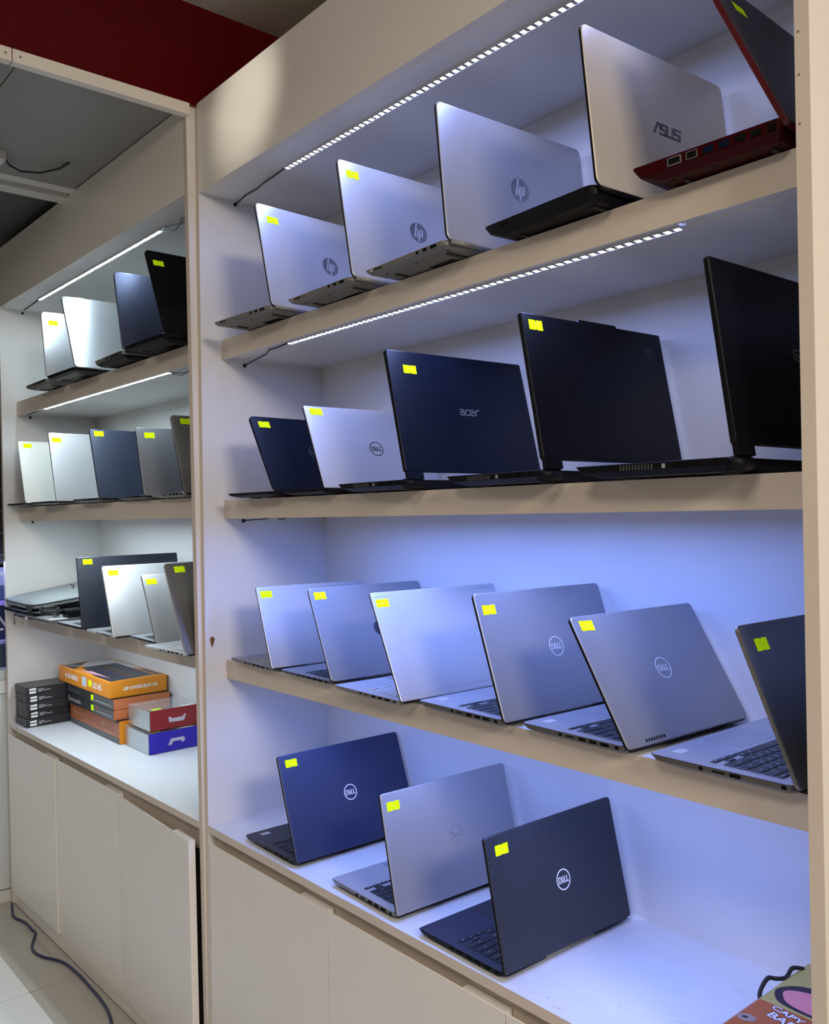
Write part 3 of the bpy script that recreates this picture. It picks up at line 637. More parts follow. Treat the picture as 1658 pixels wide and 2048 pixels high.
lap('C4', 'grey laptop with white ring badge, left of the one with lid vents', lid=SILD, side=DTAUPE, deck=SILM, und=UND, t=0.016, r=0.008, keys=2, logo=(lg_dell, dict(bold=0.8)), logom=LOGW, badge=True, taper=0.02, hingem=BLACKP)
lap('C5', 'slate grey laptop with white ring badge and vent slots along the lid hinge', lid=SILD, side=DTAUPE, deck=SILM, und=UND, t=0.016, r=0.008, keys=2, logo=(lg_dell, dict(bold=0.8)), logom=LOGW, badge=True, taper=0.02, sticker_rot=-0.05)
lap('C6', 'dark lidded laptop with open keyboard cut off by the right end panel', lid=mat('graphite_lid', (0.10, 0.105, 0.115), 0.34, 0.6), side=DTAUPE, lidside=TAUPE, deck=SILM, und=UND, t=0.016, r=0.008, keys=2, badge=True, taper=0.02, legends=True, ports=[('lock_slot', 0.022, 0.006, PORT), ('usb_port', 0.088, 0.015, PORT), ('card_slot', 0.112, 0.018, PORT), ('audio_jack', 0.138, 0.005, PORT)])
lap('D1', 'dark navy laptop with white ring badge by the divider on the countertop', lid=NAVY2, side=CHARC, deck=CHARC, und=CHARC, t=0.014, r=0.007, keys=2, logo=(lg_dell, dict(bold=1.3)), logom=LOGW, badge=True, taper=0.02, padm=CHARC)
lap('D2', 'silver laptop with embossed ring badge in the middle of the countertop', lid=SILM, side=UNDS, deck=SIL, und=UND, t=0.016, r=0.006, keys=2, logo=(lg_dell, dict(bold=1.0)), logom=LOGS, taper=0.02, legends=True)
lap('D3', 'black carbon-weave laptop with bold white ring badge on the countertop', lid=CARB, side=BLACKP, deck=mat('navy_deck', (0.022, 0.027, 0.055), 0.4), und=BLACKP, t=0.014, r=0.006, keys=2, logo=(lg_dell, dict(bold=1.35)), logom=LOGW, taper=0.02, legends=True, padm=CHARC)
lap('a1', 'white silver laptop beside the far left panel on the left top row', lid=SILB, side=TAUPE, deck=SILM, und=UND, t=0.020, r=0.014, taper=0.04)
lap('a2', 'bright brushed aluminium laptop without sticker on the left top row', lid=BRUSH, side=BLACKP, deck=BLACKP, und=CHARC, t=0.018, r=0.013, taper=0.03)
lap('a3', 'brushed navy laptop without sticker on the left top row', lid=BRUSHN, side=TAUPE, deck=BLACKP, und=BLACKP, t=0.022, r=0.014, taper=0.02)
lap('a4', 'glossy black laptop with sticker next to the divider on the left top row', lid=mat('gloss_black_lid', (0.003, 0.003, 0.004), 0.24, spec=0.25), side=BLACKP, deck=BLACKP, und=BLACKP, t=0.020, r=0.014, taper=0.03)
lap('b1', 'small white laptop beside the far left panel on the left second row', lid=mat('white_lid', (0.78, 0.78, 0.74), 0.35), side=CHARC, deck=SILM, und=UND, t=0.013, r=0.008, taper=0.03, d=0.205)
lap('b2', 'pale silver laptop between the white and navy laptops, left second row', lid=SILB, side=CHARC, deck=SILM, und=UND, t=0.013, r=0.006, taper=0.03, antenna=1)
lap('b3', 'navy laptop in the middle of the left second row', lid=mat('soft_navy_lid', (0.035, 0.045, 0.080), 0.36, 0.3), side=CHARC, deck=CHARC, und=UND, t=0.014, r=0.010, taper=0.03)
lap('b4', 'slate grey laptop right of the navy one on the left second row', lid=GREYL, side=CHARC, deck=CHARC, und=UND, t=0.014, r=0.008, taper=0.03)
lap('b5', 'taupe laptop half hidden by the divider on the left second row', lid=TAUPE, side=TAUPE, deck=CHARC, und=UND, t=0.014, r=0.010, taper=0.03)
lap('c1', 'charcoal laptop standing next to the grey sleeve', lid=mat('deep_navy_lid', (0.016, 0.020, 0.034), 0.4), side=BLACKP, deck=SILM, und=UND, t=0.013, r=0.005, keys=2, taper=0.02)
lap('c2', 'bright silver laptop in front of the charcoal one, left third row', lid=SILB, side=SILB, deck=SILB, und=UND, t=0.013, r=0.006, keys=1, taper=0.02)
lap('c3', 'small silver laptop between two others on the left third row', d=0.200, lid=SIL, side=CHARC, deck=SILM, und=UND, t=0.012, r=0.005, keys=1, taper=0.02)
lap('c4', 'bronze grey laptop with white keyboard against the divider, left third row', d=0.228, lidside=SILB, lid=TAUPE, side=SILB, deck=SILB, und=UND, t=0.013, r=0.008, keys=2, key=mat('white_keycap', (0.7, 0.71, 0.72), 0.45), taper=0.02)

# ------------------------------------------------------------------ boxes on the left countertop
FRONT = lambda x, y, z: Matrix(((1,0,0,x),(0,0,-1,y),(0,1,0,z),(0,0,0,1)))       # print on a face that looks at the aisle
SIDE = lambda x, y, z: Matrix(((0,0,1,x),(1,0,0,y),(0,1,0,z),(0,0,0,1)))         # print on a face that looks right
TOPM = lambda x, y, z: Matrix(((1,0,0,x),(0,1,0,y),(0,0,1,z),(0,0,0,1)))
LEAN = lambda x, y, z: T(x, y, z + 0.0095*(y+0.0077-0.0164*x) + 0.0003) @ Matrix.Rotation(0.0095, 4, 'X')
def carton(name, label, cat, x0, y0, z0, x1, y1, z1, mats, mis, group=None, rot=0.0, bev=0.0012):
    t = thing(name, label, cat, LEAN(x0, y0, z0) @ Matrix.Rotation(rot, 4, 'Z'), group)
    b = MB().box(0, 0, 0, x1-x0, y1-y0, z1-z0, mis=mis)
    b.build('carton', mats, t, bevel=bev)
    return t
def txt(par, s_, size, m, mw, width=None, name='lettering', shear=0, bold=0.0):
    return link(name, text_mesh(s_, size, m, 0.0001, width, shear, bold), par, mw)
KL = LZ['K'] + 0.0008
BOXK = mat('black_card', (0.014, 0.015, 0.017), 0.42); BOXT = mat('greyish_black_card', (0.075, 0.072, 0.072), 0.45)  # second card is a lighter black, for the box tops
ORG = mat('orange_card', (0.78, 0.27, 0.012), 0.4); SAL = mat('salmon_orange_card', (0.62, 0.19, 0.075), 0.45); BRN = mat('brown_orange_card', (0.42, 0.13, 0.05), 0.4)
GRYC = mat('grey_card', (0.085, 0.092, 0.095), 0.42)
offs = [(0.0, 0.0, 0.0), (-0.004, 0.003, 0.03), (0.002, 0.002, -0.01), (0.0, 0.001, 0.012), (-0.002, 0.0, -0.008)]
bh = 0.1485/5
order = ['lowest', 'second from the bottom', 'middle one', 'second from the top', 'topmost']
for k in range(5):
    ox, oy, ro = offs[k]
    wx, wy, hz = 0.130, 0.180, bh-0.0012
    t = carton('drive_box', 'small black box with white square mark, %s in the stack of five' % order[k], 'box', -1.528+ox, -0.014+oy, KL+k*bh, -1.398+ox, -0.014+oy+wy, KL+k*bh+hz, [BOXK, BOXT], [0,1,0,0,0,0], 'stack of black drive boxes', ro*0.6)
    b = MB()
    b.prism([(-0.012,0.0015),(0.012,0.0015),(0.012,0.0085),(0.009,0.010),(-0.012,0.008)], 0, 0.0002)
    b.prism([(-0.012,-0.0100),(0.010,-0.0100),(0.012,-0.008),(0.012,-0.002),(-0.012,-0.002)], 0, 0.0002)
    b.build('square_mark', WHITE, t, mw=SIDE(wx+0.0002, 0.025, hz/2))
    MB().strokes([[(-0.010,0.004),(0.008,0.004)], [(-0.010,-0.001),(0.034,-0.001)], [(-0.010,-0.004),(0.0,-0.004)]], 0.0024, 0, 0.0002).build('small_print', GREYP, t, mw=SIDE(wx+0.0002, 0.055, hz/2))
    MB().prism(disc(0, 0.0045, 0.0028, 10), 0, 0.0002).prism(disc(0, -0.0045, 0.0028, 10), 0, 0.0002).build('round_marks', GREYP, t, mw=FRONT(0.045, -0.0002, hz/2))
# carton at the foot of the keyboard stack
x0, x1 = -1.386, -0.914; z1 = KL + 0.0775
t = carton('keyboard_box', 'brown orange keyboard carton with black band at the foot of the stack', 'box', x0, 0.142, KL, x1, 0.326, z1, [BRN, BOXK, ORG], [1,1,0,2,0,0], 'keyboard cartons')
MB().box(0.002, -0.0004, 0.001, x1-x0-0.001, 0.001, 0.019).build('printed_band', GRYC, t)
MB().box(0.25, -0.0004, 0.0705, x1-x0-0.001, 0.001, 0.0770).build('printed_band', BOXK, t)
txt(t, 'Eweadn', 0.034, mat('dull_orange_print', (0.60, 0.30, 0.18), 0.5), FRONT(0.105, -0.0005, 0.047), 0.145)
txt(t, '98', 0.020, mat('pale_print', (0.62, 0.46, 0.38), 0.5), FRONT(0.325, -0.0005, 0.047), 0.03)
MB().strokes([[(-0.03, 0), (0.075, 0)], [(-0.03, -0.005), (0.05, -0.005)]], 0.0016, 0, 0.0002).build('small_print', mat('pale_print', (0.62, 0.46, 0.38), 0.5), t, mw=FRONT(0.36, -0.0005, 0.030))
MB().box(-0.0003, 0.052, 0.0, 0.0006, 0.180, 0.076).build('printed_panel', SAL, t, mw=T(x1-x0, 0, 0))
zz = z1 + 0.0008
for k, (lab, yl) in enumerate((('black keyboard carton with one yellow sticker, second from the bottom', 1), ('black keyboard carton right below the bright orange one', 0))):
    x0, x1 = -1.384, -0.935; h = 0.0348
    t = carton('keyboard_box', lab, 'box', x0, 0.128, zz, x1, 0.334, zz+h, [BOXK, SAL, GRYC], [0,0,0,1,0,0], 'keyboard cartons')
    txt(t, 'Eweadn', 0.026, GREYP if k == 0 else mat('dim_print', (0.10, 0.10, 0.105), 0.5), FRONT(0.085, -0.0003, h*0.52), 0.125)
    MB().prism([(0.272, 0.001), (0.272, h-0.001), (0.4565, h-0.001), (0.4565, 0.001)], 0, 0.0003).build('grey_panel', GRYC, t, mw=FRONT(0, 0.0, 0))
    MB().prism(rr(-0.011, -0.010, 0.011, 0.010, 0.002, 2), 0.0003, 0.0006).build('price_sticker', YEL, t, mw=FRONT(0.262, 0, h*0.5))
    MB().strokes([[(0.0, 0), (0.145, 0)]], 0.0035, 0.0003, 0.0005).build('small_print', GREYP, t, mw=FRONT(0.292, 0, h*0.36))
    if k == 0: MB().prism(rr(-0.010, -0.008, 0.010, 0.008, 0.001, 1), 0.0003, 0.0005).build('brand_square', mat('rust_print', (0.30, 0.12, 0.06), 0.5), t, mw=FRONT(0.305, 0, h*0.58))
    zz += h + 0.0008
x0, x1, yb = -1.464, -0.957, 0.127; h = 0.0565; dx_, dy_ = x1-x0, 0.206
t = carton('keyboard_box', 'bright orange keyboard carton with dark picture, topmost on the stack', 'box', x0, yb, zz, x1, yb+dy_, zz+h, [ORG], None, 'keyboard cartons')
txt(t, 'DAREU', 0.024, WHITE, FRONT(0.155, -0.0004, h*0.50), 0.105, bold=0.0006)
MB().prism(disc(0, 0, 0.0085, 20), 0, 0.0002).build('round_emblem', WHITE, t, mw=FRONT(0.082, -0.0002, h*0.50))
txt(t, 'LK145', 0.030, WHITE, FRONT(0.392, -0.0004, h*0.46), 0.085, bold=0.0006)
MB().prism(rr(-0.022, -0.017, 0.022, 0.017, 0.002, 2), 0, 0.0003).build('barcode_label', mat('pale_blue_label', (0.55, 0.62, 0.68), 0.5), t, mw=FRONT(0.268, -0.0001, h*0.50))
MB().prism(disc(0, 0, 0.014, 16, 0.0125), 0.0001, 0.0006).build('price_sticker', YEL, t, mw=FRONT(0.325, 0, h*0.52))
MB().prism([(-0.013,-0.0055),(0.004,-0.0055),(0.008,0.0),(0.006,0.0055),(-0.008,0.0055),(-0.010,0.002),(0.0,0.002),(0.001,-0.001),(-0.012,-0.001)], 0, 0.0002).build('round_emblem', WHITE, t, mw=SIDE(dx_+0.0001, 0.060, h*0.50))
txt(t, 'DAREU|LK145', 0.015, WHITE, SIDE(dx_+0.0003, 0.122, h*0.50), 0.098, bold=0.0005)
def top(name, pts, m, zo): MB().prism([(u*dx_, v*dy_) for u, v in pts], 0, 0.0002).build(name, m, t, mw=TOPM(0, 0, h+zo))
DPR = mat('dark_print', (0.035, 0.040, 0.055), 0.35)
top('corner_panel', [(0.03,0.04),(0.28,0.05),(0.02,0.50)], DPR, 0.0)
top('white_panel', [(0.02,0.53),(0.19,0.25),(0.62,0.97),(0.03,0.97)], mat('pale_card_print', (0.66, 0.67, 0.70), 0.4), 0.0)
top('keyboard_picture', [(0.25,0.22),(0.69,0.045),(0.985,0.04),(0.93,0.84),(0.25,0.84)], DPR, 0.0002)
top('pink_panel', [(0.40,0.055),(0.84,0.16),(0.47,0.19)], mat('pink_print', (0.85, 0.42, 0.55), 0.4), 0.0004)
top('corner_panel', [(0.66,0.97),(0.64,0.88),(0.93,0.88),(0.985,0.97)], DPR, 0.0)
for ci, (cc, vv) in enumerate((((0.06,0.07,0.30), 0.70), ((0.10,0.24,0.18), 0.60), ((0.32,0.22,0.05), 0.52), ((0.30,0.06,0.12), 0.44), ((0.10,0.08,0.30), 0.36))):
    b = MB()
    for k in range(14): u = 0.36+0.038*k + 0.01*(ci % 2); b.prism([(u*dx_, vv*dy_), ((u+0.02)*dx_, vv*dy_), ((u+0.02)*dx_, (vv+0.035)*dy_), (u*dx_, (vv+0.035)*dy_)], 0, 0.0001)
    b.build('coloured_key_row', mat('key_print_%d' % ci, cc, 0.4), t, mw=TOPM(0, 0, h+0.0004))
txt(t, 'DAREU', 0.022, WHITE, TOPM(0.055, 0.035, h+0.0003) @ Matrix.Rotation(math.radians(28), 4, 'Z'), 0.075)
# clear plastic boxes with a coloured face
CLEAR = mat('clear_plastic', (0.93, 0.95, 0.96), 0.06, alpha=0.09, spec=0.6)
FOIL = mat('crinkled_silver_film', (0.55, 0.60, 0.62), 0.22, 0.75, bump=0.9, bscale=45)
for k, (lab, x0, y0, x1, y1, colm) in enumerate((('clear plastic box with blue end face, under the red one', -0.905, 0.158, -0.712, 0.338, mat('deep_blue_face', (0.020, 0.004, 0.42), 0.3)), ('clear plastic box with red end face, lying on the blue one', -0.898, 0.168, -0.724, 0.340, mat('deep_red_face', (0.26, 0.008, 0.014), 0.3)))):
    z0 = KL + 0.0695*k; h = 0.0665
    t = thing('clear_box', lab, 'box', LEAN(x0, y0, z0), 'clear plastic product boxes')
    dx_, dy_ = x1-x0, y1-y0
    MB().box(dx_-0.0022, 0.001, 0.0005, dx_, dy_, h).build('coloured_face', colm, t, bevel=0.0006)
    MB().box(0, 0, 0.0005, dx_-0.003, 0.0012, h*0.97).build('film_end', FOIL, t)
    MB().box(0.0, 0.0014, h-0.0010, dx_-0.0024, dy_, h).build('clear_top', CLEAR, t)
    MB().box(0.0, 0.0014, 0.0005, 0.001, dy_, h-0.0012).build('clear_side', CLEAR, t)
    MB().box(0.001, 0.0014, 0.0003, dx_-0.0024, dy_, 0.0012).build('tray_floor', mat('grey_tray', (0.25, 0.25, 0.26), 0.5), t)
    MB().loft([ring3(rr(0.03, 0.03, dx_-0.03, dy_-0.03, 0.01), 0.0014), ring3(rr(0.03, 0.03, dx_-0.03, dy_-0.03, 0.01), h*0.55), ring3(rr(0.036, 0.036, dx_-0.036, dy_-0.036, 0.008), h*0.6)]).build('packed_device', mat('dusky_device', (0.16, 0.07, 0.05) if k else (0.05, 0.05, 0.08), 0.4), t)
    cut = [(-0.030,-0.008),(0.022,-0.010),(0.030,0.010),(0.024,0.012),(0.018,0.004),(-0.018,0.003),(-0.026,0.010),(-0.032,0.008)] if k else [(-0.030,-0.010),(-0.020,0.010),(0.026,0.010),(0.030,-0.002),(0.020,-0.008),(0.014,0.000),(-0.012,0.000),(-0.018,-0.010)]
    MB().prism(cut, 0, 0.0004).build('white_emblem', mat('milky_print', (0.55, 0.50, 0.60), 0.4), t, mw=SIDE(dx_, 0.095, h*0.46))
    MB().prism(rr(-0.016, -0.006, 0.016, 0.006, 0.003, 2), 0, 0.0004).build('price_sticker', YEL, t, mw=TOPM(dx_-0.020, 0.030, h+0.0001) @ Matrix.Rotation(math.pi/2, 4, 'Z'))
    MB().prism(rr(-0.024, -0.008, 0.024, 0.008, 0.001, 1), 0, 0.0003).build('white_label', WHITE, t, mw=TOPM(dx_-0.013, 0.135, h+0.0001) @ Matrix.Rotation(math.pi/2, 4, 'Z'))
    if k:
        MB().tube([(0.075, 0.045, h+0.0008), (0.078, 0.05, h+0.010), (0.082, 0.058, h+0.015), (0.088, 0.066, h+0.010), (0.088, 0.070, h+0.0008)], 0.0022, 6).build('hang_loop', CLEAR, t, True)

# ------------------------------------------------------------------ things on the left third row, by the far panel
zl = LZ['Ct']
t = thing('laptop', 'closed silver laptop lying under the grey sleeve', 'laptop', ML @ T(-1.42, -0.012, zl+0.0004))
MB().loft([ring3(rr(0.008, 0.008, 0.37, 0.237, 0.01), 0.001), ring3(rr(0, 0, 0.378, 0.245, 0.01), 0.006), ring3(rr(0, 0, 0.378, 0.245, 0.01), 0.0115)]).build('base', TAUPE, t)
MB().loft([ring3(rr(0.001, 0.001, 0.377, 0.244, 0.01), 0.0122), ring3(rr(0, 0, 0.378, 0.245, 0.01), 0.0135), ring3(rr(0, 0, 0.378, 0.245, 0.01), 0.0165), ring3(rr(0.002, 0.002, 0.376, 0.243, 0.01), 0.018)]).build('lid', SIL, t)
b = MB()
for k in range(9): b.box(0.06+k*0.018, -0.0005, 0.0048, 0.069+k*0.018, 0.0015, 0.0088)
b.build('side_ports', PORT, t)['kind'] = 'stuff'
MB().box(0.152, -0.004, 0.003, 0.166, 0.0, 0.012).build('usb_dongle', WHITE, t)
t = thing('laptop', 'closed black laptop stacked between the sleeve and the silver one', 'laptop', ML @ T(-1.50, -0.020, zl+0.0190))
MB().loft([ring3(rr(0.006, 0.006, 0.324, 0.234, 0.01), 0.0), ring3(rr(0, 0, 0.33, 0.24, 0.01), 0.006), ring3(rr(0, 0, 0.33, 0.24, 0.01), 0.011)]).build('base', BLACKP, t)
MB().loft([ring3(rr(0.001, 0.001, 0.329, 0.239, 0.01), 0.0116), ring3(rr(0, 0, 0.33, 0.24, 0.01), 0.0125), ring3(rr(0.002, 0.002, 0.328, 0.238, 0.01), 0.0145)]).build('lid', CHARC, t)
# sleeve: padded case, tilted, resting on the black laptop and the charger
SLV = mat('grey_fabric', (0.29, 0.315, 0.315), 0.75, bump=0.35, bscale=900, var=0.06, vscale=30); SLVD = mat('dark_fabric_piping', (0.03, 0.032, 0.033), 0.7)
nx, ny = 16, 14
def sl_pt(u, v, z):
    x = -1.545 + 0.335*u; y = -0.048 + 0.330*v
    base = (-0.1245 + FZ) + 0.052*v - 0.004*u - 0.014*u*v
    return (x, y, base + z)
def sl_outline(ins, r=0.10):
    return [(u, v) for u, v in rr(ins, ins, 1-ins, 1-ins, r, 5)]
rings = []
for ins, z in ((0.03, -0.014), (0.0, -0.006), (0.0, 0.004), (0.015, 0.010), (0.06, 0.0145), (0.16, 0.019), (0.30, 0.0225)):
    rings.append([sl_pt(u, v, z) for u, v in sl_outline(ins, max(0.02, 0.12-ins*0.2))])
t = thing('laptop_sleeve', 'grey fabric laptop sleeve lying tilted at the far left of the third row', 'sleeve', I4)
sm = MB().loft(rings, mi=0)
for k in range(len(rings[0])): sm.m[k] = 1
sm.build('padded_case', [SLV, SLVD], t, True)
pp = [sl_pt(u, v, 0.0055) for u, v in sl_outline(-0.004, 0.12)]; pp.append(pp[0])
MB().tube(pp, 0.0028, 6).build('piping', SLVD, t, True)
MB().tube([sl_pt(0.30+0.10*k, 0.66-0.03*k*k*0.3, 0.0218+0.001*(k in (1,2))) for k in range(4)], 0.0028, 6).build('pocket_zip', SLVD, t, True)
tabp = [(-1.222, -0.050, FZ-0.126), (-1.219, -0.052, FZ-0.140)]
MB().box(-1.244, -0.056, FZ-0.142, -1.214, -0.046, FZ-0.118).build('strap_tab', RUBBER, t)
# charger and its coiled lead
t = thing('power_adapter', 'black charger brick with coiled cable beside the grey sleeve', 'charger', ML @ T(-1.118, 0.055, zl+0.0190))
MB().loft([ring3(rr(0.02, 0, 0.085, 0.13, 0.008), 0.0), ring3(rr(0.018, -0.002, 0.087, 0.132, 0.008), 0.006), ring3(rr(0.018, -0.002, 0.087, 0.132, 0.008), 0.022), ring3(rr(0.022, 0.002, 0.083, 0.128, 0.006), 0.027)]).build('brick', BLACKP, t)
pts = []
for k in range(64):
    a = k*0.36; pts.append((0.005+0.040*math.cos(a)*(0.8+0.2*math.sin(k*0.7)), -0.038+0.030*math.sin(a), 0.005+0.0035*(k//9) + 0.006*abs(math.sin(a*0.5))))
MB().tube(pts, 0.0026, 6).build('coiled_lead', WIRE, t, True)
MB().tube([(-0.20, -0.082, 0.004), (-0.22, -0.084, -0.004), (-0.222, -0.086, -0.02), (-0.216, -0.086, -0.038)], 0.0016, 6).build('loose_end', WIRE, t, True)

# ------------------------------------------------------------------ printed pouch at the right end of the countertop
KR = RZ['K'] + 0.0006
t = thing('pouch', 'brown and khaki cartoon pouch with white lettering by the right end panel', 'pouch', T(1.356, 0.030, KR))
BRW = mat('brown_vinyl', (0.42, 0.10, 0.012), 0.36); KHA = mat('khaki_vinyl', (0.46, 0.38, 0.11), 0.5)
pw, pd, ph, sp = 0.160, 0.300, 0.058, 0.142
def pouch_part(y0, y1, r0, name, m, ra, rb):
    b = MB(); rings = []
    def outl(i): 
        R_ = 0.022
        if r0 == 0:                # rounded end towards the aisle, straight seam at the back
            pl_ = [(i + R_ - R_*math.cos(math.radians(15*k)), y0+i+R_-R_*math.sin(math.radians(15*k))) for k in range(7)]
            pr_ = [(pw-i-R_+R_*math.sin(math.radians(15*k)), y0+i+R_-R_*math.cos(math.radians(15*k))) for k in range(7)]
            return pl_ + pr_ + [(pw-i, y1), (i, y1)]
        return [(i, y0), (pw-i, y0), (pw-i, y1-i), (i, y1-i)]
    b.loft([ring3(outl(0.005), 0.0), ring3(outl(0.0), 0.008), ring3(outl(0.0), ph-0.012), ring3(outl(0.003), ph-0.004), ring3(outl(0.009), ph)])
    return b.build(name, m, t, bevel=0.003)
pouch_part(0.0, sp, 0, 'brown_half', BRW, 1, 0); pouch_part(sp, pd, 1, 'khaki_half', KHA, 0, 1)
TP = lambda x, y, r=0: T(x, y, ph+0.0002) @ Matrix.Rotation(math.radians(r), 4, 'Z')
OUT = mat('dark_outline_print', (0.020, 0.010, 0.022), 0.5)
for s_, size, x, y, wd in (('CAPY', 0.0150, 0.056, sp-0.0125, 0.050), ('BARA', 0.0205, 0.066, sp-0.0335, 0.058)):
    link('lettering_outline', text_mesh(s_, size, OUT, 0.0001, wd+0.002, 0, 0.0013), t, TP(x, y, -11))
    link('lettering', text_mesh(s_, size, mat('pale_lilac_print', (0.78, 0.80, 0.90), 0.5), 0.0003, wd, 0, 0.0004), t, TP(x, y, -11))
MB().prism(disc(0, 0, 0.013, 20, 0.010), 0, 0.0002).build('oval_emblem', mat('taupe_print', (0.34, 0.24, 0.20), 0.5), t, mw=TP(0.021, sp-0.060, 20))
MB().prism(disc(0, 0, 0.0042, 14, 0.0032), 0.0002, 0.0003).build('emblem_dot', OUT, t, mw=TP(0.019, sp-0.060, 20))
# loose pink and plum shapes of the print
def smooth_loop(p, n=5):
    out = []; N_ = len(p)
    for i in range(N_):
        p0, p1, p2, p3 = (Vector(p[(i+k-1) % N_]) for k in range(4))
        for k in range(n):
            u = k/n; q = 0.5*((2*p1)+(p2-p0)*u+(2*p0-5*p1+4*p2-p3)*u*u+(3*p1-p0-3*p2+p3)*u**3); out.append((min(q.x, pw-0.002), min(q.y, pd-0.004)))
    return out
def blob(name, pts, m, z): MB().prism(smooth_loop(pts), 0, 0.0001).build(name, m, t, mw=T(0, 0, ph+z))
PNK = mat('dusty_pink_print', (0.74, 0.25, 0.28), 0.5); PLM = mat('plum_print', (0.10, 0.04, 0.08), 0.5)
blob('print_outline', [(0.012, sp+0.045), (0.022, sp+0.018), (0.045, sp+0.006), (0.10, sp+0.004), (0.14, sp+0.012), (0.14, sp+0.095), (0.085, sp+0.085), (0.035, sp+0.075)], OUT, 0.0001)
blob('pink_patch', [(0.024, sp+0.048), (0.030, sp+0.026), (0.050, sp+0.013), (0.10, sp+0.010), (0.136, sp+0.018), (0.136, sp+0.070), (0.060, sp+0.066)], PNK, 0.0002)
blob('plum_patch', [(0.050, sp+0.074), (0.060, sp+0.067), (0.136, sp+0.071), (0.136, sp+0.09), (0.08, sp+0.082)], PLM, 0.0002)
blob('pink_patch', [(0.052, sp+0.096), (0.056, sp+0.120), (0.080, sp+0.136), (0.136, sp+0.138), (0.136, sp+0.098)], PNK, 0.0002)
blob('orange_patch', [(0.066, sp+0.080), (0.085, sp+0.088), (0.110, sp+0.088), (0.110, sp+0.070), (0.080, sp+0.066)], mat('peach_print', (0.72, 0.28, 0.12), 0.5), 0.0003)
def spline(p, n=6):
    out = []
    for i in range(len(p)-1):
        p0, p1, p2, p3 = Vector(p[max(i-1, 0)]), Vector(p[i]), Vector(p[i+1]), Vector(p[min(i+2, len(p)-1)])
        for k in range(n):
            s_ = k/n; out.append(0.5*((2*p1) + (p2-p0)*s_ + (2*p0-5*p1+4*p2-p3)*s_*s_ + (3*p1-p0-3*p2+p3)*s_**3))
    return out + [Vector(p[-1])]
MB().tube(spline([(0.002, 0.160, 0.040), (-0.007, 0.168, 0.046), (-0.010, 0.182, 0.054), (-0.009, 0.198, 0.061), (-0.003, 0.210, 0.058), (0.003, 0.228, 0.056), (0.002, 0.250, 0.062), (0.010, 0.268, 0.058)]), 0.0032, 8).build('wrist_strap', RUBBER, t, True)
MB().box(-0.0006, 0.002, 0.030, 0.003, sp+0.12, 0.034).build('zip', mat('dark_zip', (0.03, 0.03, 0.035), 0.5), t)
MB().loft([ring3(rr(-0.006, 0.010, 0.0, 0.022, 0.002, 3), 0.028), ring3(rr(-0.006, 0.010, 0.0, 0.022, 0.002, 3), 0.038)]).build('zip_puller', STEEL, t)

# ------------------------------------------------------------------ blue network cable on the floor
cab = [(-1.545,-0.031),(-1.53,-0.036),(-1.453,-0.056),(-1.407,-0.061),(-1.341,-0.045),(-1.264,-0.044),(-1.235,-0.042),(-1.2,-0.056),(-1.141,-0.082),(-1.091,-0.09),(-1.035,-0.078),(-0.956,-0.042),(-0.847,-0.032),(-0.738,-0.032),(-0.651,-0.034),(-0.568,-0.042),(-0.489,-0.061),(-0.40,-0.085),(-0.25,-0.12),(0.0,-0.14),(0.4,-0.12)]
tag(MB().tube(spline([(x, y, 0.0046) for x, y in cab]), 0.0043, 8).build('network_cable', mat('navy_cable', (0.010, 0.015, 0.075), 0.4), smooth=True), 'dark blue network cable snaking along the floor by the left bay plinth', 'cable')

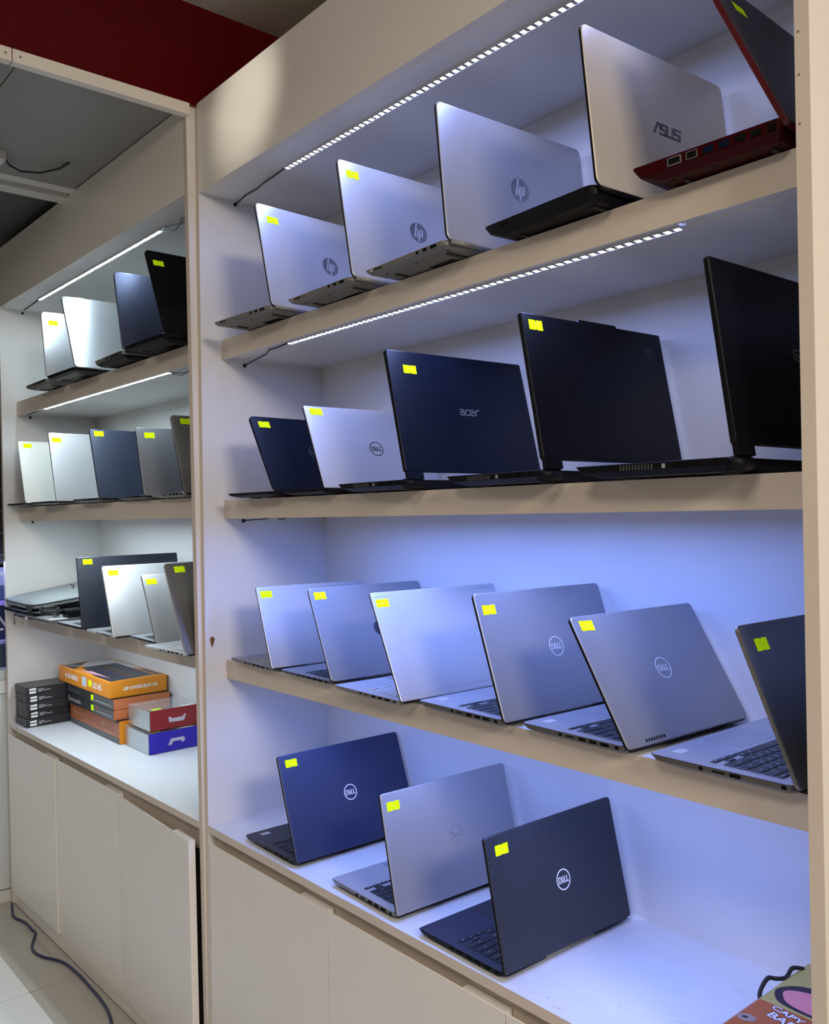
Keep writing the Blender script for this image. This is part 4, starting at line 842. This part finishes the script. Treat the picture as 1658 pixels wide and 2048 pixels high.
# ------------------------------------------------------------------ neighbouring counter glimpsed past the left bay
t = thing('low_cabinet', 'white low cabinet with ledge seen in a sliver at the far left', 'cabinet', T(-1.60, 0, 0))
WCAB = mat('bluish_white_cabinet', (0.66, 0.70, 0.72), 0.4)
MB().box(-0.42, -1.4, 0.045, 0.0, 0.30, FZ-0.484).build('body', WCAB, t)
MB().box(-0.42, -1.4, 0.0, 0.012, 0.30, 0.040).build('plinth', mat('white_plinth', (0.74, 0.74, 0.72), 0.4), t)
MB().box(-0.42, -1.42, FZ-0.480, 0.016, 0.30, FZ-0.430).build('apron', mat('off_white', (0.70, 0.70, 0.68), 0.4), t)
MB().box(-0.42, -1.44, FZ-0.428, 0.020, 0.30, FZ-0.392).build('ledge', mat('grey_white', (0.52, 0.53, 0.52), 0.4), t)
z = FZ-0.391
pk = [('dark grey blue pack lying lowest on the far left counter', 0.085, (0.05, 0.06, 0.10)), ('lavender pack on the dark grey blue one, far left', 0.018, (0.45, 0.47, 0.80)), ('navy pack with white script on the far left counter', 0.135, (0.03, 0.035, 0.10)), ('violet edged pack on the navy one, far left', 0.02, (0.36, 0.30, 0.75)), ('slate blue pack near the top of the far left pile', 0.055, (0.06, 0.08, 0.17)), ('pale blue pack topmost of the far left pile', 0.075, (0.50, 0.56, 0.85))]
for k, (lab, h, cc) in enumerate(pk):
    o = thing('product_pack', lab, 'package', T(-1.90, -0.30, z), 'packs piled on the far left counter')
    MB().box(0, 0.01*(k % 2), 0, 0.24-0.02*(k % 3), 0.55, h-0.001).build('pack', mat('pack_%d' % k, cc, 0.4), o, bevel=0.003)
    if k == 2: MB().strokes([[(-0.05,-0.02),(-0.02,0.02),(0.0,-0.01),(0.02,0.03),(0.05,-0.02)], [(-0.05,-0.04),(0.04,-0.035)]], 0.008, 0, 0.0004).build('script_print', WHITE, o, mw=SIDE(0.20, 0.25, h*0.55))
    if k == 5: MB().box(0.16, 0.012, h*0.55, 0.2005, 0.549, h*0.75).build('white_band', WHITE, o)
    z += h
t = thing('dark_cabinet', 'black slatted wall cabinet in a sliver at the far left', 'cabinet', T(-1.64, 0, FZ+0.012))
MB().box(-0.30, -1.0, 0.0, 0.0, 0.30, 0.75).build('body', mat('black_cabinet', (0.016, 0.017, 0.018), 0.5), t)
for k in range(8): MB().box(-0.002, -1.0, 0.03+k*0.085, 0.006, 0.30, 0.040+k*0.085).build('slat', mat('grey_slat', (0.07, 0.07, 0.07), 0.5), t)
pl = bpy.data.lights.new('pack_lamp', 'AREA'); pl.energy = 1.0; pl.color = (0.45, 0.55, 1.0); pl.shape = 'RECTANGLE'; pl.size = 0.05; pl.size_y = 0.6
po = bpy.data.objects.new('pack_lamp', pl); C.objects.link(po); po.location = (-1.59, -0.1, FZ+0.008); po.rotation_euler = (0, math.radians(-35), 0)
